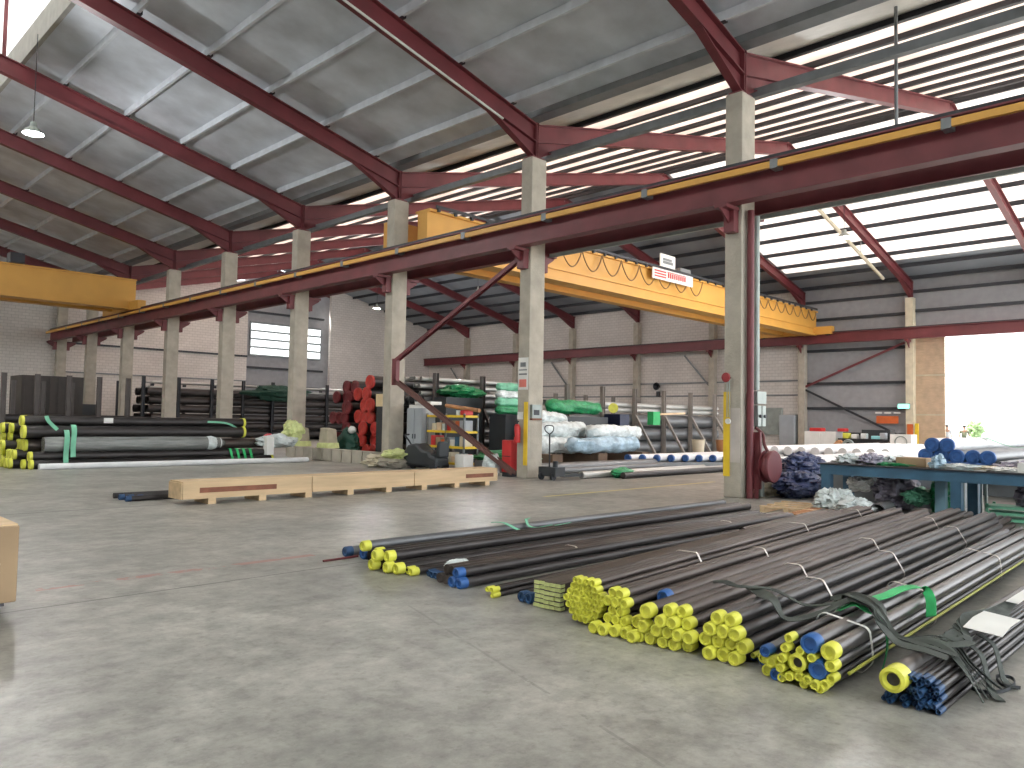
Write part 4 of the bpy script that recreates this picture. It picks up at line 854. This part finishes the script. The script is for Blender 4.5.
solo(B(24.7, 18.4, 0, 25.3, 19.2, 1.85), 'dark_drum_box', mat('navy box', (.01, .015, .05), .5), 'navy box under the round yellow disc', 'box')
solo(MB().lathe((25.0, 18.2, 0), (0, 0, 1), [(0, 0), (0, .22), (1.35, .25), (1.35, 0)], 16), 'metal_can', GALV, 'tall grey metal can in front of the navy box', 'can')
solo(MB().box(27.0, 18.4, 1.45, 27.5, 18.7, 2.0), 'green_box', GREENS, 'small bright green box hung on the braced rack', 'box')
solo(MB().bar((27.5, 18.5, 1.9), (30.2, 18.9, 1.98), .06, .08), 'timber_batten', WOODL, 'pale batten across the braced rack beside the green box', 'batten')
for q, (x, yy, r, h, m_, nm) in enumerate(((26.9, 16.2, .26, .52, CREAM, 'cream bucket in front of the braced rack'), (28.3, 15.9, .3, .5, WOODO, 'brown tub in front of the braced rack'))):
    t = thing('bucket', nm, 'bucket', (x, yy, .45)); MB().lathe((x, yy, .36), (0, 0, 1), [(0, 0), (0, r * .8), (h, r), (h, r * .9), (h - .05, 0)], 18).build('bucket_body', m_, t)
    MB().lathe((x, yy, .36 + h), (0, 0, 1), [(0, r), (.03, r * 1.06), (.03, r * .95)], 18).build('rim', m_, t)
solo(B(26.2, 15.5, 0, 29.6, 16.7, .36), 'low_platform', BROWN, 'low timber platform under the bucket and tub', 'platform')
# white sheet bundle with scalloped blue ends
for k in range(9): pipe(21.4 + .48 * k, 15.62 - .26 * k, .33, .12, 6.0, 0, PIPEW, CAPB, 'white wrapped pipe with blue cap in the low diagonal row', 'white pipes with blue caps by the hose reel column')
solo(MB().prism([(21.1, 15.2), (25.7, 12.9), (27.0, 12.9), (27.0, 16.0)], 2, 0, .20), 'dunnage', GREYS, 'grey base under the white pipes with blue caps', 'base')
# long loose pipes on the floor between columns
one(16.0, 15.15, .16, 6.3, None, PIPEG, 'thick grey pipe on the floor beyond the extinguisher column, rear one')
one(16.4, 14.75, .10, 6.2, None, PIPEG, 'grey pipe on the floor beyond the extinguisher column, middle one')
one(16.2, 13.35, .10, 6.3, None, PIPEL, 'pale bright pipe on the floor beyond the pallet truck')
one(17.3, 13.0, .09, 5.8, GREENW, PIPEL, 'pale pipe with green wrapped end beyond the pallet truck')
one(17.2, 12.7, .09, 6.0, None, PIPE, 'black pipe next to the green wrapped pipe end')
solo(MB().blob((17.5, 12.95, .16), (.45, .22, .13), 6, .2, flat=.02), 'green_wrap', GREENW, 'green wrap bunched around a pipe end on the floor', 'wrap')

# ---------------------------------------------------------------- tarpaulins, pallets and bench
for q, (c, rd, lab, m_) in enumerate((((16.35, 7.35, .27), (.75, .42, .30), 'dark blue tarpaulin bundle low on the floor beside the hose reel', TARP), ((17.1, 7.6, .62), (.7, .45, .30), 'dark blue tarpaulin bundle stacked on the lower one', TARP),
        ((17.5, 6.75, .26), (.6, .4, .28), 'dark blue black tarpaulin heap beside the bench leg', TARP))):
    solo(MB().blob(c, rd, q + 3, .28, 2.0, nu=64, nv=40, flat=.0), 'tarpaulin_bundle', m_, lab, 'tarpaulin')
solo(MB().blob((16.2, 8.0, .22), (.5, .4, .24), 17, .3, flat=0), 'beige_sack', CREAM, 'beige sack on the floor behind the hose reel', 'sack')
for k in range(9): pipe(18.6 + .1 * k, 9.35 - k * .22, .62 - .0 * k, .09, 9.5, .02, PIPEW, None, 'white wrapped pipe in the raised row behind the blue tarpaulin', 'white pipes behind the tarpaulin', hollow=True)
for b_ in ((19.5, 7.2, 0, 19.9, 9.6, .52), (26.5, 7.4, 0, 26.9, 9.8, .52)): solo(B(*b_), 'trestle', GREYS, 'low trestle under the white pipes behind the tarpaulin', 'trestle', 'low trestles under the white pipes behind the tarpaulin')
def pallet(x, y, yaw, lab, m_, boards=6):
    t = thing('wooden_pallet', lab, 'pallet', (x, y, 0)); t.rotation_euler.z = yaw
    for a in (-.5, 0, .42):
        MB().box(-.6, a, 0, .6, a + .09, .10).build('stringer', m_, t)
    for k in range(boards):
        MB().box(-.6 + k * 1.1 / (boards - 1), -.5, .10, -.5 + k * 1.1 / (boards - 1), .52, .122).build('deck_board', m_, t)
pallet(13.6, 6.1, .1, 'pale broken pallet beside the bench leg, farther one', WOODL, 4)
pallet(12.9, 5.25, .08, 'orange brown pallet in front of the bench', WOODO, 6)
t = thing('work_bench', 'long blue steel work bench with dark top', 'bench', (15, 4.5, 0))
BX0, BX1 = 14.42, 15.6
B(BX0 - .03, 1.0, .84, BX1 + .03, 6.12, .862).build('top_plate', DARK, t)
MB().box(BX0, 1.0, .66, BX0 + .08, 6.08, .84).box(BX1 - .08, 1.0, .66, BX1, 6.08, .84).box(BX0 + .08, 6.0, .66, BX1 - .08, 6.08, .84).box(BX0 + .08, 4.0, .68, BX1 - .08, 4.08, .84).build('apron', BLUEB, t)
for (x, yy) in ((BX0, 5.9), (BX1 - .16, 5.9), (BX0, 3.72), (BX1 - .16, 3.72), (BX0, 1.2), (BX1 - .16, 1.2)): B(x, yy, 0, x + .16, yy + .16, .66).build('leg', BLUEB, t)
B(BX0 + .5, 4.1, 0, BX0 + .66, 4.26, .66).build('leg', mat('pale blue paint', (.20, .36, .45), .5), t)
# on the bench
def lying(label, name, m_, mb, cat): return solo(mb, name, m_, label, cat)
ZT = .863
solo(B(14.75, 4.35, ZT, 15.15, 4.85, ZT + .16), 'cardboard_box', CARD, 'open cardboard tray on the blue bench', 'box', bevel=.01)
items = [((14.9, 5.75), (.28, .18, .10), PLAST, 'crumpled clear plastic at the left end of the bench', 'plastic_wrap', 'plastic'),
 ((15.2, 5.5), (.25, .12, .09), DGREY, 'dark cloth at the left end of the bench', 'cloth', 'cloth'),
 ((14.9, 5.3), (.3, .2, .12), LILAC, 'lilac plastic wrap heap on the bench', 'plastic_wrap', 'plastic'),
 ((15.25, 5.05), (.35, .2, .10), PLAST, 'white crumpled sheet on the bench behind the lilac heap', 'plastic_wrap', 'plastic'),
 ((14.75, 4.95), (.12, .35, .035), GREENW, 'flat dark green wrap on the bench beside the cardboard tray', 'green_wrap', 'wrap'),
 ((14.72, 4.15), (.16, .12, .13), PBL, 'blue white plastic bag on the bench beside the cardboard tray', 'plastic_bag', 'bag'),
 ((14.7, 3.8), (.2, .3, .06), PLAST, 'white rag on the bench, next to the blue white bag', 'rag', 'rag'),
 ((14.8, 3.45), (.2, .3, .045), CREAM, 'cream rag in the middle of the bench clutter', 'rag', 'rag'),
 ((14.65, 3.15), (.14, .22, .05), WHITE, 'white rag near the right picture edge on the bench', 'rag', 'rag'),
 ((15.0, 3.0), (.2, .3, .10), LILAC, 'grey lilac cloth heap at the right of the bench', 'cloth', 'cloth')]
for q, (p, rd, m_, lab, nm, ct) in enumerate(items): solo(MB().blob((p[0], p[1], ZT + rd[2] * .6), rd, q + 20, .5, 2.5, flat=ZT), nm, m_, lab, ct)
solo(B(14.6, 2.74, ZT, 14.8, 2.95, ZT + .16), 'white_carton', WHITE, 'white carton on the bench at the right picture edge', 'carton')
random.seed(9)
for k in range(6): 
    x = 14.5 + random.random() * .35; yy = 2.95 + k * .22
    solo(MB().box(x, yy, ZT, x + .12, yy + .16, ZT + .012), 'paper_note', WHITE, 'small paper scrap on the front edge of the bench', 'paper', 'paper scraps on the bench')
# under and around the bench
under = [((13.9, 5.6, .18), (.42, .35, .24), PLAST, 'pale crumpled plastic bag in front of the bench leg', 'plastic_bag'),
 ((13.7, 5.15, .14), (.45, .35, .18), PLAST, 'flat white plastic heap on the floor in front of the bench', 'plastic_bag'),
 ((15.4, 5.7, .45), (.28, .22, .14), WHITE, 'white folded cloth pile under the left end of the bench', 'cloth_pile'),
 ((15.6, 5.1, .35), (.45, .35, .36), LILAC, 'lilac wrapped heap under the bench', 'wrapped_heap'),
 ((15.4, 4.65, .3), (.5, .22, .15), MINT, 'pale green wrapped roll under the bench', 'wrapped_roll'),
 ((15.6, 4.3, .3), (.35, .22, .34), GREENW, 'green wrapping film heap under the bench', 'green_wrap'),
 ((15.6, 2.8, .45), (.6, .35, .28), LILAC, 'grey lilac wrapped heap under the right part of the bench', 'wrapped_heap'),
 ((15.9, 2.1, .4), (.5, .35, .3), PLAST, 'white wrapped heap beneath the bench at the picture edge', 'wrapped_heap'),
 ((15.5, 2.55, .12), (.3, .35, .09), MAGEN, 'magenta cloth on the floor under the bench', 'cloth')]
for q, (c, rd, m_, lab, nm) in enumerate(under): solo(MB().blob(c, rd, q + 50, .36, 2.0, nu=54, nv=34, flat=.0), nm, m_, lab, 'bundle')
solo(MB().lathe((13.55, 4.75, .16), (.9, .1, 0), [(.35, 0), (.35, .1), (0, .1), (0, .12), (.75, .12), (.75, 0)], 20), 'tube_offcut', PIPEG, 'short grey tube offcut open towards the viewer by the white plastic', 'tube')
t = thing('steel_stool', 'grey steel stool under the bench', 'stool', (15.9, 3.85, 0)); B(15.7, 3.7, .6, 16.1, 4.05, .64).build('seat', GALV, t)
for (x, yy) in ((15.72, 3.72), (16.05, 3.72), (15.72, 4.0), (16.05, 4.0)): B(x, yy, 0, x + .04, yy + .04, .6).build('leg', GALV, t)
t = thing('green_crate', 'low pale green crate under the right part of the bench', 'crate', (15.0, 3.2, 0))
for z in (0.02, .12, .22): B(15.0, 2.85, z, 15.5, 3.5, z + .05).build('slat', MINT, t)
for (x, yy) in ((15.0, 2.85), (15.46, 2.85), (15.0, 3.46), (15.46, 3.46)): B(x, yy, 0, x + .04, yy + .04, .3).build('corner_post', MINT, t)
solo(B(16.3, 4.3, 0, 17.6, 6.6, .55), 'grey_box', GREYS, 'long grey box on the floor behind the bench', 'box')
# blue capped big pipes behind the bench
BC = [(6.05, .62), (5.72, .62), (5.4, .62), (5.08, .62), (4.76, .62), (5.9, .90), (5.57, .90), (5.24, .90), (4.92, .90), (4.60, .90), (5.75, 1.16), (5.43, 1.16)]
for (yy, zz) in BC: pipe(20 + random.uniform(-.1, .1), yy, zz, .155, 9, .0, PIPEW if zz > 1 else PIPEG, CAPB, 'thick pipe with blue cap in the raised stack behind the bench', 'blue capped stack behind the bench', n=20)
for k in range(5): pipe(19.2 + .1 * k, 4.2 - k * .33, .70, .16, 9, .02, [PIPEG, PIPEW][k % 2], None, 'thick grey or white pipe right of the blue capped stack', 'thick pipes right of the blue capped stack', hollow=True, n=20)
for b_ in ((20.6, 2.2, 0, 21.0, 6.3, .46), (26.6, 2.2, 0, 27, 6.3, .46), (20.6, 2.2, .46, 21.0, 4.4, .53)): solo(B(*b_), 'trestle', GREYS, 'trestle under the blue capped pipes', 'trestle', 'trestles under the blue capped pipes')
sling([(22.4, 5.9, 1.34), (22.8, 5.4, 1.34), (23.3, 4.9, 1.12), (23.6, 4.4, 1.07)], .12, GREENW, 'dark green sling over the pale pipes behind the blue caps', side=(1, 0, 0))
# long white pipes across the far bay
for k in range(10): pipe(27.0 + .2 * k, 13.6 - k * .42, .60, .16, 12.0, -.0, PIPEW, None, 'long white pipe in the wide row in front of the machine benches', 'long white pipes in the far bay', cap2=None, hollow=False, n=16)
for b_ in ((28.5, 9.4, 0, 28.9, 14.0, .43), (36.5, 9.4, 0, 36.9, 14.0, .43)): solo(B(*b_), 'trestle', GREYS, 'trestle under the long white pipes in the far bay', 'trestle', 'trestles under the long white pipes in the far bay')
for k in range(6): pipe(31.0 + .1 * k, 8.4 - k * .4, .80, .17, 11, 0, PIPEW, None, 'long white pipe lying towards the wide doorway', 'white pipes by the doorway', hollow=True, n=16)
for b_ in ((33, 6.0, 0, 33.4, 8.8, .62), (39, 6.0, 0, 39.4, 8.8, .62)): solo(B(*b_), 'trestle', GREYS, 'trestle under the white pipes by the doorway', 'trestle', 'trestles under the white pipes by the doorway')

# ---------------------------------------------------------------- far bay machines along the wall
t = thing('white_cupboard', 'white cupboard with reddish things on it by the far wall', 'cupboard', (44, 18.3, 0)); B(43.6, 17.5, 0, 44.6, 19.3, 1.2).build('body', WHITE, t)
for a in (17.52, 18.42): B(43.57, a, .05, 43.6, a + .86, 1.15).build('door', WHITE, t)
solo(B(43.8, 18.4, 1.2, 44.4, 19.1, 1.4), 'red_box', REDB, 'red box on the white cupboard by the far wall, left one', 'box', bevel=.03)
solo(B(43.8, 17.1, 1.22, 44.4, 17.5, 1.40), 'red_box', REDB, 'red box beside the white cupboard by the far wall, right one', 'box', bevel=.03)
t = thing('machine_bench', 'long dark machine bench along the far wall', 'bench', (44, 15.8, 0)); B(43.4, 14.6, .75, 44.8, 17.3, .85).build('top_plate', DGREY, t); B(43.5, 14.7, 0, 44.7, 17.2, .75).build('body', DGREY, t); B(43.9, 14.7, .85, 44.6, 16.2, 1.35).build('back_unit', DGREY, t)
for q, (yy, w, h, m_, nm) in enumerate(((16.9, .35, .3, CAPY, 'yellow green'), (16.45, .3, .25, WHITE, 'white'), (15.95, .3, .3, PLAST, 'clear'), (15.3, .5, .18, mat('cyan plastic', (.25, .6, .65), .5), 'cyan'), (14.95, .3, .35, GREYC, 'grey'))):
    solo(B(43.45, yy - w / 2, .85, 43.8, yy + w / 2, .85 + h), 'small_case', m_, nm + ' case on the dark machine bench', 'case', bevel=.03)
solo(B(42.6, 15.0, 0, 43.2, 15.9, .62), 'pink_case', mat('salmon plastic', (.6, .25, .2), .5), 'salmon pink case in front of the machine bench', 'case', bevel=.04)
solo(MB().blob((42.9, 17.0, .35), (.3, .35, .35), 3, .3, flat=0), 'brown_sack', WOODO, 'brown sack in front of the white cupboard', 'sack')
solo(MB().lathe((42.9, 16.5, .5), (-1, 0, 0), [(0, .3), (.1, .33), (.2, .3), (.2, .18), (0, .18), (0, .3)], 20), 'coil', GALV, 'grey coil standing beside the brown sack', 'coil')
t = thing('crate_box', 'white crate with round opening by the doorway column', 'crate', (43.5, 14, 0)); B(43.1, 13.4, 0, 44.0, 14.45, 1.15).build('body', WHITE, t); MB().lathe((43.08, 13.9, .75), (-1, 0, 0), [(0, .3), (.02, .32), (.02, .27), (0, .27)], 20).build('ring', GALV, t)
t = thing('wall_sign', 'orange and white sign on the grey cladding above the benches', 'sign', (46.4, 16, 2))
B(XF - .1, 15.1, 1.72, XF - .07, 16.3, 2.15).build('orange_board', ORNG, t)
for k in range(3): B(XF - .1, 15.0 + k * .5, 2.28, XF - .07, 15.36 + k * .5, 2.38).build('white_plate', WHITE, t)
t = thing('exit_sign', 'glowing green exit sign on the doorway column', 'sign', (XF - .5, 14.5, 2.7)); B(XF - .56, 14.35, 2.55, XF - .47, 15.0, 2.85).build('case', GALV, t); B(XF - .57, 14.38, 2.58, XF - .56, 14.97, 2.82).build('face', EXITG, t)
solo(B(XF - .5, 14.22, 1.0, XF - .455, 14.52, 1.7), 'hazard_plate', ORNG, 'orange plate low on the doorway column', 'plate'); solo(B(XF - .5, 13.95, .0, XF - .36, 14.12, 1.75), 'hazard_strip', YELP, 'yellow strip low on the doorway column', 'strip')
t = thing('grey_locker', 'grey locker against the block wall behind the tarpaulins', 'locker', (46, 21.3, 0)); B(XF - .55, 20.95, 0, XF - .05, 21.95, 2.15).build('body', GREYC, t); B(XF - .57, 21.0, .05, XF - .55, 21.9, 2.1).build('door', GREYC, t)
solo(B(XF - .2, 21.95, .9, XF - .05, 23.6, 2.6), 'wall_panel', GALV, 'pale grey panel on the block wall beside the grey locker', 'panel')
for q, (yy, z) in enumerate(((31.2, 4.1), (24.4, 4.0))):
    t = thing('wall_speaker', ['small dark horn speaker on the far block wall, left one', 'small dark horn speaker on the far block wall, right one'][q], 'speaker', (XF - .2, yy, z))
    MB().lathe((XF - .4, yy, z), (1, 0, 0), [(0, .28), (.25, .08), (.4, .08)], 14).build('horn', DARK, t); B(XF - .25, yy - .1, z - .75, XF - .02, yy + .1, z - .35).build('box', DARK, t)

# ---------------------------------------------------------------- people near the doorway
def person(x, y, rz, shirt, label, h=1.68):
    t = thing('person', label, 'person', (x, y, 0)); t.rotation_euler.z = rz
    def skin(name, joints, edges, m_, sub=1):
        me = bpy.data.meshes.new(name); me.from_pydata([j[0] for j in joints], edges, []); me.materials.append(m_)
        o = bpy.data.objects.new(name, me); COL.objects.link(o); o.parent = t
        md = o.modifiers.new('skin', 'SKIN'); 
        for v, j in zip(me.skin_vertices[0].data, joints): v.radius = (j[1], j[2] if len(j) > 2 else j[1])
        me.skin_vertices[0].data[0].use_root = True
        md.use_smooth_shade = True; s = o.modifiers.new('sub', 'SUBSURF'); s.levels = sub; s.render_levels = sub; return o
    J = [((0, 0, .95), .13, .09), ((0, 0, 1.15), .12, .085), ((0, 0, 1.36), .15, .09), ((0, 0, 1.46), .055), ((0, .01, 1.54), .07), ((0, .01, 1.62), .075), ((0, .0, 1.66), .05),
         ((.18, 0, 1.38), .05), ((.23, 0, 1.12), .04), ((.22, .10, .90), .03), ((.22, .14, .82), .028), ((-.18, 0, 1.38), .05), ((-.23, 0, 1.12), .04), ((-.20, .14, .96), .03), ((-.18, .20, .92), .028),
         ((.09, 0, .86), .085), ((.10, .01, .48), .055), ((.10, -.02, .08), .04), ((.10, .10, .03), .035), ((-.09, 0, .86), .085), ((-.10, .01, .48), .055), ((-.10, -.02, .08), .04), ((-.10, .10, .03), .035)]
    E = [(0, 1), (1, 2), (2, 3), (3, 4), (4, 5), (5, 6), (2, 7), (7, 8), (8, 9), (9, 10), (2, 11), (11, 12), (12, 13), (13, 14), (0, 15), (15, 16), (16, 17), (17, 18), (0, 19), (19, 20), (20, 21), (21, 22)]
    skin('body', J, E, SKIN)
    skin('shirt', [((0, 0, .93), .15, .11), ((0, 0, 1.15), .14, .105), ((0, 0, 1.38), .165, .105), ((.19, 0, 1.39), .062), ((.225, 0, 1.2), .058), ((-.19, 0, 1.39), .062), ((-.225, 0, 1.2), .058)], [(0, 1), (1, 2), (2, 3), (3, 4), (2, 5), (5, 6)], shirt)
    skin('trousers', [((0, 0, .95), .15, .11), ((.095, 0, .84), .10), ((.10, .01, .48), .072), ((.10, -.02, .12), .058), ((-.095, 0, .84), .10), ((-.10, .01, .48), .072), ((-.10, -.02, .12), .058)], [(0, 1), (1, 2), (2, 3), (0, 4), (4, 5), (5, 6)], DGREY)
    MB().blob((0, -.012, 1.635), (.088, .098, .082), 2, .05).build('hair', HAIR, t)
    hd = MB().blob((.035, .088, 1.59), (.012, .008, .008), 1, 0).blob((-.035, .088, 1.59), (.012, .008, .008), 1, 0).build('eyes', HAIR, t)
    return t
person(47.8, 13.0, 2.3, GREYC, 'person in a grey shirt standing nearest the shutter leaf')
person(49.0, 12.45, 1.9, mat('olive cloth', (.16, .18, .12), .8), 'person in an olive shirt standing in the bright doorway')

# outside the doorway: pale building and shrub
t = thing('pale_building', 'pale building outside beyond the wide doorway', 'building', (110, 20, 0)); B(110, -10, 0, 120, 34, 9).build('walls', mat('pale render', (.8, .8, .78), .8), t)
for k in range(6): B(109.9, -8 + k * 6, 3.0, 110, -5.5 + k * 6, 5.0).build('window', GLASST, t)
t = thing('shrub', 'pale green shrub outside the doorway beside the standing people', 'shrub', (60, 14.4, 0)); MB().blob((60, 14.6, 1.45), (.45, .45, .5), 5, .8, 3.0).build('leaves', LEAFG, t); MB().cyl((60, 14.6, 0), (60, 14.6, 1.2), .06, 8).build('stem', WOODO, t)
